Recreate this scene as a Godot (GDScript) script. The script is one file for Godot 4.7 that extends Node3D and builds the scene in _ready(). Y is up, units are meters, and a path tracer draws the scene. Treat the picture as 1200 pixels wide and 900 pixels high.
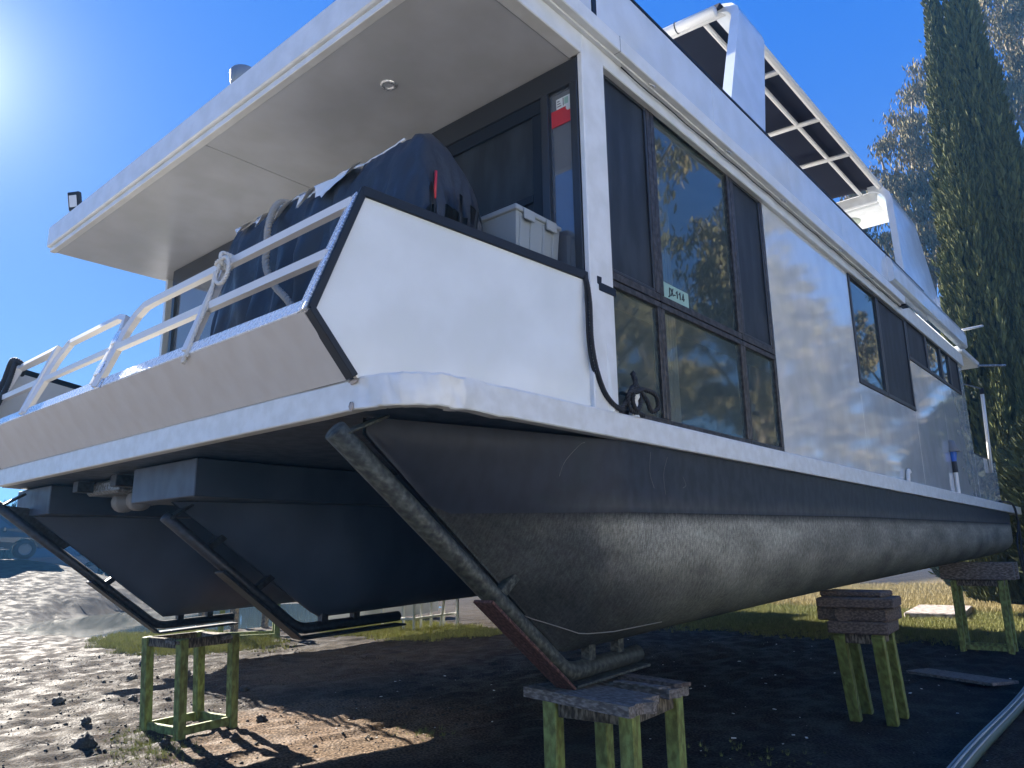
extends Node3D

const UP := Vector3.UP
var rng := RandomNumberGenerator.new()
var M := {}
var gnoise := FastNoiseLite.new()
var gstreak := FastNoiseLite.new()
var gcol := FastNoiseLite.new()
var gfine := FastNoiseLite.new()
var vcol = null   # colour of a vertex by its place, for growth and stains

func _ready() -> void:
	rng.seed = 4711
	build_camera()
	build_sky_and_sun()
	build_materials()
	build_ground()
	build_boat()
	build_neighbours()
	build_loose_on_boat()
	build_stands()
	build_yard_things()
	build_vehicles()
	build_trees()
	build_grass()

# ------------------------------------------------------------------ camera, sky, sun
func build_camera() -> void:
	var cam := Camera3D.new()
	cam.name = "camera"
	var yaw := 0.7115
	var pitch := 0.2227
	var roll := -0.0144
	var f := Vector3(-sin(yaw) * cos(pitch), sin(pitch), -cos(yaw) * cos(pitch))
	var r := f.cross(UP).normalized()
	var u := r.cross(f)
	var r2 := r * cos(roll) + u * sin(roll)
	var u2 := -r * sin(roll) + u * cos(roll)
	cam.transform = Transform3D(Basis(r2, u2, -f), Vector3(2.241, 1.625, 1.970))
	cam.fov = 54.277
	cam.near = 0.05
	cam.far = 2000.0
	add_child(cam)
	cam.current = true

const SUN_DIR := Vector3(-0.867, 0.485, -0.114)

func build_sky_and_sun() -> void:
	var w := 512
	var h := 256
	var im := Image.create(w, h, false, Image.FORMAT_RGBF)
	var s := SUN_DIR.normalized()
	for j in h:
		var th := PI * (j + 0.5) / h
		for i in w:
			var ph := TAU * (float(i) + 0.5) / w
			# panorama layout: the left edge looks along -Z, a quarter of the way along +X
			var d := Vector3(sin(ph) * sin(th), cos(th), -cos(ph) * sin(th))
			var y: float = maxf(d.y, 0.0)
			var k := pow(1.0 - y, 3.2)
			var c := Vector3(0.0008, 0.0245, 0.120).lerp(Vector3(0.060, 0.096, 0.140), k)
			var mu := d.dot(s)
			var ang := acos(clampf(mu, -1.0, 1.0))
			c += Vector3(0.006, 0.012, 0.016) * exp(-ang * ang / 0.5)
			c += Vector3(0.030, 0.030, 0.026) * exp(-ang / 0.16)
			c += Vector3(0.30, 0.30, 0.29) * exp(-ang / 0.045)
			if d.y < 0.0:
				c = Vector3(0.10, 0.10, 0.09)
			im.set_pixel(i, j, Color(c.x, c.y, c.z))
	var sm := PanoramaSkyMaterial.new()
	sm.panorama = ImageTexture.create_from_image(im)
	var sky := Sky.new()
	sky.sky_material = sm
	var env := Environment.new()
	env.background_mode = Environment.BG_SKY
	env.sky = sky
	env.tonemap_mode = Environment.TONE_MAPPER_LINEAR
	env.tonemap_exposure = 6.6
	env.fog_enabled = true
	env.fog_density = 0.0016
	env.fog_light_color = Color(0.44, 0.74, 1.0)
	env.sdfgi_enabled = true
	env.ssao_enabled = true
	env.ssil_enabled = true
	var we := WorldEnvironment.new()
	we.name = "environment"
	we.environment = env
	add_child(we)
	var sun := DirectionalLight3D.new()
	sun.name = "sun"
	sun.light_energy = 1.25
	sun.light_color = Color(1.0, 0.965, 0.915)
	sun.light_angular_distance = 0.5
	sun.shadow_enabled = true
	sun.look_at_from_position(SUN_DIR * 50.0, Vector3.ZERO, UP)
	add_child(sun)

# ------------------------------------------------------------------ materials
func noise_tex(freq: float, sd: int, lo: Color, hi: Color, size := 512, oct := 5, kind := FastNoiseLite.TYPE_SIMPLEX_SMOOTH, contrast := 0.25) -> NoiseTexture2D:
	var n := FastNoiseLite.new()
	n.seed = sd
	n.noise_type = kind
	n.frequency = freq
	n.fractal_octaves = oct
	var t := NoiseTexture2D.new()
	t.width = size
	t.height = size
	t.seamless = true
	t.noise = n
	var g := Gradient.new()
	g.offsets = PackedFloat32Array([contrast, 1.0 - contrast])
	g.colors = PackedColorArray([lo, hi])
	t.color_ramp = g
	return t

func bump_tex(freq: float, sd: int, size := 512, strength := 4.0, oct := 5) -> NoiseTexture2D:
	var n := FastNoiseLite.new()
	n.seed = sd
	n.frequency = freq
	n.fractal_octaves = oct
	var t := NoiseTexture2D.new()
	t.width = size
	t.height = size
	t.seamless = true
	t.as_normal_map = true
	t.bump_strength = strength
	t.noise = n
	return t

# dried growth: fine specks that run a little down the plate
func speckle_tex() -> ImageTexture:
	var n := 512
	var r := RandomNumberGenerator.new()
	r.seed = 23
	var a := PackedFloat32Array()
	a.resize(n * n)
	for i in n * n:
		a[i] = r.randf()
	var im := Image.create(n, n, false, Image.FORMAT_RGB8)
	for y in n:
		for x in n:
			var v := 0.0
			for k in 5:
				v += a[((y + k) % n) * n + x]
			v += a[y * n + (x + 1) % n] * 1.5
			v = clampf((v / 6.5 - 0.5) * 2.1 + 0.5, 0.0, 1.0)
			v = 0.60 + 0.40 * v
			im.set_pixel(x, y, Color(v, v, v * 0.97))
	return ImageTexture.create_from_image(im)

func lin(r: float, g: float, b: float, a := 1.0) -> Color:
	var c := Color(r, g, b).linear_to_srgb()
	c.a = a
	return c

func mat(nm: String, c: Color, rough: float, metal := 0.0, spec := 0.5) -> StandardMaterial3D:
	var m := StandardMaterial3D.new()
	m.resource_name = nm
	m.albedo_color = c
	m.roughness = rough
	m.metallic = metal
	m.metallic_specular = spec
	M[nm] = m
	return m

func tri(m: StandardMaterial3D, sc: Vector3, world := false) -> void:
	m.uv1_triplanar = true
	m.uv1_world_triplanar = world
	m.uv1_scale = sc

func build_materials() -> void:
	var grime := noise_tex(0.012, 11, Color(0.955, 0.953, 0.945), Color(1, 1, 1), 512, 7)
	var grime2 := noise_tex(0.02, 12, Color(0.62, 0.6, 0.57), Color(1, 1, 1), 512, 6)
	var rough_var := noise_tex(0.03, 13, Color(0.80, 0.80, 0.80), Color(1, 1, 1), 512, 6)
	var wave := bump_tex(0.006, 14, 512, 3.0, 2)
	var fine_n := bump_tex(0.06, 15, 512, 3.0, 4)
	var m := mat("white_paint", lin(0.76, 0.77, 0.76), 0.28)
	m.albedo_texture = grime
	tri(m, Vector3(0.7, 0.7, 0.7))
	m = mat("wall_white", lin(0.70, 0.72, 0.71), 0.07, 0.0, 0.7)
	m.clearcoat_enabled = true
	m.clearcoat = 1.0
	m.clearcoat_roughness = 0.04
	m.albedo_texture = grime
	m.normal_enabled = true
	m.normal_texture = wave
	m.normal_scale = 0.035
	tri(m, Vector3(0.4, 0.3, 0.4))
	m = mat("bulwark_white", lin(0.74, 0.76, 0.74), 0.16)
	m.albedo_texture = grime
	m.normal_enabled = true
	m.normal_texture = wave
	m.normal_scale = 0.012
	tri(m, Vector3(0.35, 0.3, 0.35))
	m = mat("upper_white", lin(0.66, 0.70, 0.74), 0.10)
	m.albedo_texture = grime
	m.normal_enabled = true
	m.normal_texture = wave
	m.normal_scale = 0.06
	tri(m, Vector3(0.4, 0.4, 0.4))
	m = mat("rail_white", lin(0.74, 0.75, 0.73), 0.35)
	m.albedo_texture = noise_tex(0.02, 16, Color(0.955, 0.95, 0.94), Color(1, 1, 1), 512, 7)
	m.normal_enabled = true
	m.normal_texture = bump_tex(0.012, 17, 512, 3.0, 4)
	m.normal_scale = 0.25
	tri(m, Vector3(0.8, 0.8, 0.8))
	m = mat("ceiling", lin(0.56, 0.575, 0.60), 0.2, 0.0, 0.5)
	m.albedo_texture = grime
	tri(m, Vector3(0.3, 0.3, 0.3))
	m = mat("beige", lin(0.58, 0.56, 0.54), 0.42)
	m.albedo_texture = noise_tex(0.014, 18, Color(0.965, 0.955, 0.945), Color(1, 1, 1), 512, 6)
	tri(m, Vector3(0.7, 0.7, 0.7))
	m = mat("black_trim", lin(0.012, 0.016, 0.024), 0.5, 0.0, 0.35)
	m = mat("scraped_paint", lin(0.42, 0.36, 0.31), 0.7)
	m = mat("scratch_grey", lin(0.20, 0.19, 0.17), 0.7)
	m = mat("alu", lin(0.78, 0.79, 0.80), 0.3, 0.65)
	m.roughness_texture = rough_var
	tri(m, Vector3(3, 3, 3))
	m = mat("checker_plate", lin(0.84, 0.84, 0.83), 0.55, 0.12)
	m.roughness_texture = noise_tex(0.05, 19, Color(0.25, 0.25, 0.25), Color(0.8, 0.8, 0.8), 256, 2)
	m.normal_enabled = true
	m.normal_texture = bump_tex(0.08, 20, 256, 4.0, 2)
	tri(m, Vector3(2.5, 2.5, 2.5))
	m = mat("navy_hull", lin(0.052, 0.070, 0.104), 0.5)
	m.albedo_texture = noise_tex(0.01, 21, Color(0.86, 0.86, 0.86), Color(1, 1, 1), 512, 6)
	m.roughness_texture = rough_var
	tri(m, Vector3(0.5, 0.3, 0.5))
	m = mat("grey_topside", lin(0.028, 0.032, 0.038), 0.6, 0.0, 0.4)
	m.albedo_texture = noise_tex(0.012, 22, Color(0.86, 0.86, 0.86), Color(1, 1, 1), 512, 6)
	m.roughness_texture = rough_var
	tri(m, Vector3(0.5, 0.35, 0.5))
	m = mat("hull_paint", Color(1, 1, 1), 0.55, 0.0, 0.4)
	m.vertex_color_use_as_albedo = true
	m.albedo_texture = noise_tex(0.03, 42, Color(0.82, 0.82, 0.82), Color(1, 1, 1), 512, 7)
	tri(m, Vector3(0.6, 0.35, 0.6))
	m = mat("slime", Color(1, 1, 1), 0.9, 0.0, 0.25)
	m.albedo_texture = speckle_tex()
	m.vertex_color_use_as_albedo = true
	tri(m, Vector3(0.5, 0.5, 0.5))
	m = mat("skid_dark", lin(0.035, 0.04, 0.05), 0.45, 0.2)
	m.albedo_texture = grime2
	tri(m, Vector3(2, 2, 2))
	m = mat("skid_green", lin(0.085, 0.09, 0.075), 0.6, 0.1)
	m.albedo_texture = noise_tex(0.03, 25, Color(0.35, 0.36, 0.34), Color(1, 1, 0.95), 512, 6)
	tri(m, Vector3(1.6, 1.6, 1.6))
	m = mat("rust", lin(0.13, 0.06, 0.045), 0.85)
	m.albedo_texture = noise_tex(0.04, 26, Color(0.5, 0.42, 0.4), Color(1, 1, 1), 512, 6)
	tri(m, Vector3(2, 2, 2))
	m = mat("frame_bronze", lin(0.085, 0.075, 0.07), 0.4, 0.3)
	m.albedo_texture = grime2
	tri(m, Vector3(1.5, 1.5, 1.5))
	m = mat("frame_dark", lin(0.028, 0.03, 0.034), 0.35)
	m = mat("flyscreen", lin(0.035, 0.04, 0.046), 0.5, 0.0, 0.4)
	m.albedo_texture = noise_tex(0.02, 27, Color(0.75, 0.75, 0.75), Color(1, 1, 1), 256, 5)
	tri(m, Vector3(1, 0.25, 1))
	m = mat("glass", lin(0.15, 0.185, 0.165, 0.24), 0.02, 0.62)
	m.transparency = BaseMaterial3D.TRANSPARENCY_ALPHA
	m = mat("dusty_glass", lin(0.17, 0.21, 0.19, 0.28), 0.04, 0.5)
	m.transparency = BaseMaterial3D.TRANSPARENCY_ALPHA
	m = mat("dark_glass", lin(0.25, 0.28, 0.32, 0.5), 0.03, 0.4)
	m.transparency = BaseMaterial3D.TRANSPARENCY_ALPHA
	m = mat("curtain", lin(0.42, 0.46, 0.38), 0.9)
	m = mat("interior", lin(0.07, 0.068, 0.065), 0.8)
	m = mat("plush", lin(0.36, 0.27, 0.18), 0.95)
	m = mat("canopy_cloth", lin(0.006, 0.009, 0.022), 0.85, 0.0, 0.3)
	m = mat("tube_white", lin(0.72, 0.70, 0.66), 0.35)
	m = mat("cover_vinyl", lin(0.034, 0.038, 0.046), 0.62, 0.0, 0.4)
	m.roughness_texture = noise_tex(0.01, 28, Color(0.6, 0.6, 0.6), Color(1, 1, 1), 256, 4)
	m.normal_enabled = true
	m.normal_texture = bump_tex(0.015, 29, 512, 5.0, 4)
	m.normal_scale = 0.5
	tri(m, Vector3(0.9, 0.9, 0.9))
	m = mat("worn_cloth", lin(0.82, 0.80, 0.75), 0.9)
	m = mat("tub_grey", lin(0.26, 0.29, 0.30), 0.4)
	m = mat("tub_lid", lin(0.30, 0.33, 0.34), 0.4)
	m = mat("deck_paint", lin(0.5, 0.5, 0.48), 0.7)
	m = mat("rope_white", lin(0.66, 0.63, 0.56), 0.9)
	m = mat("rope_grey", lin(0.36, 0.33, 0.28), 0.95)
	m = mat("rope_black", lin(0.018, 0.018, 0.02), 0.7)
	m = mat("red_print", lin(0.55, 0.03, 0.04), 0.5)
	m = mat("white_print", lin(0.7, 0.72, 0.7), 0.5)
	m = mat("green_print", lin(0.30, 0.46, 0.38), 0.5)
	m = mat("ink", lin(0.012, 0.014, 0.016), 0.6)
	m = mat("blue_plastic", lin(0.02, 0.12, 0.5), 0.4)
	m = mat("grey_plastic", lin(0.2, 0.2, 0.2), 0.5)
	m = mat("galvanised", lin(0.32, 0.36, 0.40), 0.45, 0.6)
	m.albedo_texture = grime2
	tri(m, Vector3(3, 3, 3))
	m = mat("flue_grey", lin(0.16, 0.19, 0.23), 0.4, 0.3)
	m = mat("lens", lin(0.6, 0.62, 0.65), 0.15)
	m = mat("green_paint", lin(0.225, 0.285, 0.075), 0.65)
	m.albedo_texture = noise_tex(0.02, 31, Color(0.70, 0.64, 0.55), Color(1, 1, 1), 512, 7)
	m.normal_enabled = true
	m.normal_texture = fine_n
	m.normal_scale = 0.6
	tri(m, Vector3(1.6, 0.8, 1.6), true)
	m = mat("bare_post", lin(0.20, 0.17, 0.12), 0.85)
	m.albedo_texture = noise_tex(0.03, 32, Color(0.4, 0.37, 0.33), Color(1, 1, 1), 512, 6)
	m.normal_enabled = true
	m.normal_texture = fine_n
	m.normal_scale = 0.7
	tri(m, Vector3(2.5, 0.7, 2.5), true)
	m = mat("old_timber", lin(0.25, 0.22, 0.185), 0.9)
	m.albedo_texture = noise_tex(0.03, 33, Color(0.62, 0.6, 0.58), Color(1, 1, 1), 512, 6, FastNoiseLite.TYPE_SIMPLEX_SMOOTH, 0.3)
	m.normal_enabled = true
	m.normal_texture = fine_n
	m.normal_scale = 0.9
	tri(m, Vector3(0.9, 3.0, 4.0), true)
	m = mat("rust_timber", lin(0.165, 0.125, 0.092), 0.9)
	m.albedo_texture = noise_tex(0.035, 34, Color(0.6, 0.58, 0.57), Color(1, 1, 1), 512, 6)
	tri(m, Vector3(1.5, 2.5, 1.5), true)
	m = mat("concrete", lin(0.46, 0.40, 0.36), 0.85)
	m.albedo_texture = grime2
	tri(m, Vector3(0.6, 0.6, 0.6))
	m = mat("car_paint", lin(0.02, 0.023, 0.028), 0.2, 0.2)
	m.clearcoat_enabled = true
	m.clearcoat = 0.3
	m = mat("car_blue", lin(0.03, 0.05, 0.09), 0.25, 0.2)
	m = mat("car_glass", lin(0.05, 0.07, 0.09), 0.05, 0.3)
	m = mat("tyre", lin(0.02, 0.02, 0.02), 0.85)
	m = mat("rim", lin(0.13, 0.135, 0.14), 0.5, 0.4)
	m = mat("steel_white", lin(0.55, 0.55, 0.52), 0.5)
	m = mat("mud_clod", lin(0.06, 0.053, 0.046), 0.85)
	m.albedo_texture = grime2
	tri(m, Vector3(4, 4, 4))
	m = mat("bark", lin(0.30, 0.25, 0.20), 0.9)
	m.albedo_texture = grime2
	tri(m, Vector3(1, 0.3, 1))
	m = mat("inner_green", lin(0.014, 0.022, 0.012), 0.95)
	m = mat("leaf", Color(1, 1, 1), 0.65, 0.0, 0.15)
	m.vertex_color_use_as_albedo = true
	m.backlight_enabled = true
	m.backlight = Color(0.3, 0.3, 0.25)
	m = mat("conifer", Color(1, 1, 1), 0.75, 0.0, 0.3)
	m.vertex_color_use_as_albedo = true
	m = mat("grass_blade", Color(1, 1, 1), 0.7, 0.0, 0.3)
	m.vertex_color_use_as_albedo = true
	m.backlight_enabled = true
	m.backlight = Color(0.4, 0.4, 0.3)
	m = mat("water", lin(0.05, 0.06, 0.05), 0.03, 0.0, 0.6)
	m.normal_enabled = true
	m.normal_texture = bump_tex(0.02, 35, 256, 1.0, 3)
	m.normal_scale = 0.1
	tri(m, Vector3(0.5, 0.5, 0.5), true)
	m = mat("hose", lin(0.06, 0.09, 0.07), 0.5)
	m = mat("ground", Color(1, 1, 1), 1.0, 0.0, 0.16)
	m.vertex_color_use_as_albedo = true
	m.albedo_texture = noise_tex(0.05, 36, Color(0.50, 0.48, 0.46), Color(1, 1, 1), 1024, 8)
	m.roughness_texture = noise_tex(0.008, 37, Color(0.64, 0.64, 0.64), Color(1, 1, 1), 512, 5, FastNoiseLite.TYPE_SIMPLEX_SMOOTH, 0.3)
	m.normal_enabled = true
	m.normal_texture = bump_tex(0.045, 38, 1024, 5.0, 7)
	m.normal_scale = 1.0
	tri(m, Vector3(0.55, 0.55, 0.55), true)

# ------------------------------------------------------------------ object helpers
func numbered(nm: String, parent: Node) -> String:
	if not parent.has_node(NodePath(nm)):
		return nm
	var k := 1
	while parent.has_node(NodePath("%s_%03d" % [nm, k])):
		k += 1
	return "%s_%03d" % [nm, k]

func tag(o: Node, label: String, category: String, group := "", kind := "") -> void:
	o.set_meta("label", label)
	if category != "":
		o.set_meta("category", category)
	if group != "":
		o.set_meta("group", group)
	if kind != "":
		o.set_meta("kind", kind)

func thing(nm: String, at: Vector3, label: String, category: String, group := "") -> Node3D:
	var o := Node3D.new()
	o.name = numbered(nm, self)
	o.position = at
	tag(o, label, category, group)
	add_child(o)
	return o

func commit(st: SurfaceTool, m: Material) -> ArrayMesh:
	st.generate_normals()
	var mesh := st.commit()
	mesh.surface_set_material(0, m)
	return mesh

func put(nm: String, mesh: Mesh, parent: Node, off := Vector3.ZERO) -> MeshInstance3D:
	var o := MeshInstance3D.new()
	o.name = numbered(nm, parent)
	o.mesh = mesh
	o.position = off
	parent.add_child(o, true)
	return o

# a part of a thing, its shape given in world coordinates
func part(t: Node3D, nm: String, st: SurfaceTool, mname: String) -> MeshInstance3D:
	return put(nm, commit(st, M[mname]), t, -t.position)

func sub(p: Node3D, nm: String, st: SurfaceTool, mname: String) -> MeshInstance3D:
	return put(nm, commit(st, M[mname]), p)

func single(nm: String, st: SurfaceTool, mname: String, label: String, category: String, group := "") -> MeshInstance3D:
	var o := put(nm, commit(st, M[mname]), self)
	tag(o, label, category, group)
	return o

func flat() -> SurfaceTool:
	var st := SurfaceTool.new()
	st.begin(Mesh.PRIMITIVE_TRIANGLES)
	st.set_smooth_group(-1)
	return st

func smooth() -> SurfaceTool:
	var st := SurfaceTool.new()
	st.begin(Mesh.PRIMITIVE_TRIANGLES)
	st.set_smooth_group(0)
	return st

func tria(st: SurfaceTool, a: Vector3, b: Vector3, c: Vector3, n: Vector3) -> void:
	if (b - a).cross(c - a).dot(n) > 0.0:
		put_vertex(st, a)
		put_vertex(st, c)
		put_vertex(st, b)
	else:
		put_vertex(st, a)
		put_vertex(st, b)
		put_vertex(st, c)

func put_vertex(st: SurfaceTool, v: Vector3) -> void:
	if vcol != null:
		st.set_color(vcol.call(v))
	st.add_vertex(v)

func quad(st: SurfaceTool, a: Vector3, b: Vector3, c: Vector3, d: Vector3, n: Vector3) -> void:
	tria(st, a, b, c, n)
	tria(st, a, c, d, n)

# a box from corner lo to corner hi with chamfered edges; bas turns it about its own centre
func box(st: SurfaceTool, lo: Vector3, hi: Vector3, bev := 0.004, bas := Basis()) -> void:
	var a := Vector3(minf(lo.x, hi.x), minf(lo.y, hi.y), minf(lo.z, hi.z))
	var b := Vector3(maxf(lo.x, hi.x), maxf(lo.y, hi.y), maxf(lo.z, hi.z))
	obox(st, (a + b) * 0.5, (b - a) * 0.5, bas, bev)

func obox(st: SurfaceTool, c: Vector3, h: Vector3, bas := Basis(), bev := 0.004) -> void:
	var e := minf(bev, minf(h.x, minf(h.y, h.z)) * 0.45)
	for ax in 3:
		var u := (ax + 1) % 3
		var v := (ax + 2) % 3
		for s in [-1.0, 1.0]:
			var p := []
			for q in [[-1, -1], [1, -1], [1, 1], [-1, 1]]:
				var w := Vector3.ZERO
				w[ax] = s * h[ax]
				w[u] = q[0] * (h[u] - e)
				w[v] = q[1] * (h[v] - e)
				p.append(c + bas * w)
			var n := Vector3.ZERO
			n[ax] = s
			quad(st, p[0], p[1], p[2], p[3], bas * n)
		# the four edges that run along this axis
		for s in [-1.0, 1.0]:
			for t in [-1.0, 1.0]:
				var p1 := Vector3.ZERO
				var p2 := Vector3.ZERO
				p1[u] = s * h[u]
				p1[v] = t * (h[v] - e)
				p2[u] = s * (h[u] - e)
				p2[v] = t * h[v]
				var l := Vector3.ZERO
				l[ax] = h[ax] - e
				var n2 := Vector3.ZERO
				n2[u] = s
				n2[v] = t
				quad(st, c + bas * (p1 - l), c + bas * (p1 + l), c + bas * (p2 + l), c + bas * (p2 - l), bas * n2)
	for sx in [-1.0, 1.0]:
		for sy in [-1.0, 1.0]:
			for sz in [-1.0, 1.0]:
				var s3 := Vector3(sx, sy, sz)
				tria(st, c + bas * Vector3(sx * h.x, sy * (h.y - e), sz * (h.z - e)), c + bas * Vector3(sx * (h.x - e), sy * h.y, sz * (h.z - e)), c + bas * Vector3(sx * (h.x - e), sy * (h.y - e), sz * h.z), bas * s3)

# a bar of rectangular section w x t between two points; side is the direction of w
func bar(st: SurfaceTool, a: Vector3, b: Vector3, w: float, t: float, side := Vector3.RIGHT, bev := 0.003) -> void:
	var d := (b - a).normalized()
	var s := (side - d * side.dot(d)).normalized()
	var n := s.cross(d)
	obox(st, (a + b) * 0.5, Vector3(w * 0.5, (b - a).length() * 0.5, t * 0.5), Basis(s, d, n), bev)

func tube(st: SurfaceTool, path: Array, r: float, sides := 8, caps := true, turn := 0.0, r2 := -1.0) -> void:
	var n := path.size()
	var rings := []
	var ref := UP
	for i in n:
		var d: Vector3
		if i == 0:
			d = path[1] - path[0]
		elif i == n - 1:
			d = path[i] - path[i - 1]
		else:
			d = (path[i + 1] - path[i]).normalized() + (path[i] - path[i - 1]).normalized()
		d = d.normalized()
		if i == 0 and absf(d.dot(ref)) > 0.95:
			ref = Vector3.RIGHT
		var x := ref.cross(d).normalized()
		var y := d.cross(x)
		ref = y
		var rr := r if r2 < 0.0 else lerpf(r, r2, float(i) / (n - 1))
		if i > 0 and i < n - 1:
			var cs: float = (path[i + 1] - path[i]).normalized().dot(d)
			rr /= clampf(cs, 0.6, 1.0)
		var ring := []
		for k in sides:
			var an := TAU * k / sides + turn
			ring.append(path[i] + (x * cos(an) + y * sin(an)) * rr)
		rings.append(ring)
	for i in n - 1:
		var mid: Vector3 = (path[i] + path[i + 1]) * 0.5
		for k in sides:
			var k2 := (k + 1) % sides
			var o: Vector3 = (rings[i][k] + rings[i][k2]) * 0.5 + (rings[i + 1][k] + rings[i + 1][k2]) * 0.5 - mid * 2.0
			quad(st, rings[i][k], rings[i][k2], rings[i + 1][k2], rings[i + 1][k], o)
	if caps:
		for e in [0, n - 1]:
			var dd: Vector3 = path[0] - path[1] if e == 0 else path[n - 1] - path[n - 2]
			for k in range(1, sides - 1):
				tria(st, rings[e][0], rings[e][k], rings[e][k + 1], dd)

func catmull(p: Array, per: int) -> Array:
	var out := []
	var n := p.size()
	for i in n - 1:
		var a: Vector3 = p[maxi(i - 1, 0)]
		var b: Vector3 = p[i]
		var c: Vector3 = p[i + 1]
		var d: Vector3 = p[mini(i + 2, n - 1)]
		for k in per:
			var t := float(k) / per
			out.append(0.5 * ((2.0 * b) + (c - a) * t + (2.0 * a - 5.0 * b + 4.0 * c - d) * t * t + (3.0 * b - a - 3.0 * c + d) * t * t * t))
	out.append(p[n - 1])
	return out

# a laid rope: three strands wound round the path
func rope(st: SurfaceTool, pts: Array, r: float, per := 8, pitch := 0.09) -> void:
	var p := catmull(pts, per)
	# even steps
	var even := [p[0]]
	var step := pitch / 8.0
	var left := step
	for i in range(1, p.size()):
		var a: Vector3 = p[i - 1]
		var b: Vector3 = p[i]
		var l := (b - a).length()
		var at := 0.0
		while l - at >= left:
			at += left
			even.append(a.lerp(b, at / l))
			left = step
		left -= l - at
	if even.size() < 3:
		return
	for s in 3:
		var q := []
		var ref := UP
		for i in even.size():
			var d: Vector3 = (even[mini(i + 1, even.size() - 1)] - even[maxi(i - 1, 0)]).normalized()
			if i == 0 and absf(d.dot(ref)) > 0.95:
				ref = Vector3.RIGHT
			var x := ref.cross(d).normalized()
			var y := d.cross(x)
			ref = y
			var an := TAU * (i * step / pitch + s / 3.0)
			q.append(even[i] + (x * cos(an) + y * sin(an)) * r * 0.5)
		tube(st, q, r * 0.58, 6)

# polygon in a plane, given thickness along n
func slab(st: SurfaceTool, pts: Array, n: Vector3, th: float) -> void:
	var nn := n.normalized()
	var x: Vector3 = (pts[1] - pts[0]).normalized()
	var y := nn.cross(x)
	var flat2 := PackedVector2Array()
	for q in pts:
		flat2.append(Vector2((q - pts[0]).dot(x), (q - pts[0]).dot(y)))
	var idx := Geometry2D.triangulate_polygon(flat2)
	for i in range(0, idx.size(), 3):
		tria(st, pts[idx[i]], pts[idx[i + 1]], pts[idx[i + 2]], nn)
		tria(st, pts[idx[i]] - nn * th, pts[idx[i + 1]] - nn * th, pts[idx[i + 2]] - nn * th, -nn)
	var cen := Vector3.ZERO
	for q in pts:
		cen += q
	cen /= pts.size()
	var cw := Geometry2D.is_polygon_clockwise(flat2)
	for i in pts.size():
		var a: Vector3 = pts[i]
		var b: Vector3 = pts[(i + 1) % pts.size()]
		var out := (b - a).cross(nn) * (-1.0 if cw else 1.0)
		quad(st, a, b, b - nn * th, a - nn * th, out)

# lathe about the y axis; prof holds (radius, height)
func lathe(st: SurfaceTool, c: Vector3, prof: Array, sides := 16, bas := Basis()) -> void:
	for i in prof.size() - 1:
		for k in sides:
			var a0 := TAU * k / sides
			var a1 := TAU * (k + 1) / sides
			var p: Vector2 = prof[i]
			var q: Vector2 = prof[i + 1]
			var n := Vector3(cos((a0 + a1) / 2) * (q.y - p.y), -(q.x - p.x), sin((a0 + a1) / 2) * (q.y - p.y))
			quad(st, c + bas * Vector3(p.x * cos(a0), p.y, p.x * sin(a0)), c + bas * Vector3(p.x * cos(a1), p.y, p.x * sin(a1)), c + bas * Vector3(q.x * cos(a1), q.y, q.x * sin(a1)), c + bas * Vector3(q.x * cos(a0), q.y, q.x * sin(a0)), bas * n)

func lump(st: SurfaceTool, c: Vector3, r: Vector3, sd: int, rough := 0.3, u := 12, v := 8, fr := 1.2) -> void:
	var n := FastNoiseLite.new()
	n.seed = sd
	n.frequency = fr
	var p := func(i: int, j: int) -> Vector3:
		var th := PI * j / v
		var ph := TAU * (i % u) / u
		var d := Vector3(sin(th) * cos(ph), cos(th), sin(th) * sin(ph))
		return c + d * r * (1.0 + rough * n.get_noise_3dv(d * 1.5))
	for i in u:
		for j in v:
			var a: Vector3 = p.call(i, j)
			var b: Vector3 = p.call(i + 1, j)
			var e: Vector3 = p.call(i + 1, j + 1)
			var f: Vector3 = p.call(i, j + 1)
			var o := (a + b + e + f) / 4.0 - c
			if j > 0:
				tria(st, a, b, e, o)
			if j < v - 1:
				tria(st, a, e, f, o)

func sstep(a: float, b: float, x: float) -> float:
	return smoothstep(0.0, 1.0, clampf((x - a) / (b - a), 0.0, 1.0))

# ------------------------------------------------------------------ ground
func pond_mask(x: float, z: float) -> float:
	var w := gcol.get_noise_2d(x * 2.0 + 50.0, z * 2.0) * 0.18
	var dx := (x + 19.3) / 5.2
	var dz := (z + 10.6) / 6.6
	return 1.0 - sstep(0.82 + w, 1.06 + w, sqrt(dx * dx + dz * dz))

func ground_h(x: float, z: float) -> float:
	var h := 1.68 * sstep(-20.0, -33.0, x) * sstep(-15.0, -8.0, z)
	h += 0.05 * gcol.get_noise_2d(x * 0.5, z * 0.5) * sstep(-12.0, -20.0, x)
	# tyre tracks and churned mud
	var near := 1.0 - sstep(14.0, 40.0, Vector2(x + 5.0, z + 3.0).length())
	var mud := sstep(-3.2, -5.5, x + 0.4 * z) * near
	h += (0.034 * gstreak.get_noise_2d(x * 2.2, z * 0.16) + 0.018 * gstreak.get_noise_2d(x * 3.1 + 40.0, z * 0.5)) * (0.35 + 0.65 * mud)
	h += 0.024 * gfine.get_noise_2d(x, z) * (0.25 + 0.75 * mud) * near
	h += 0.03 * absf(gfine.get_noise_2d(x * 2.3 + 9.0, z * 2.3)) * mud
	h += 0.5 * sstep(-26.0, -40.0, z) * sstep(-9.0, 0.0, x)
	return lerpf(h, -0.16, pond_mask(x, z)) - 0.012

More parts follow.
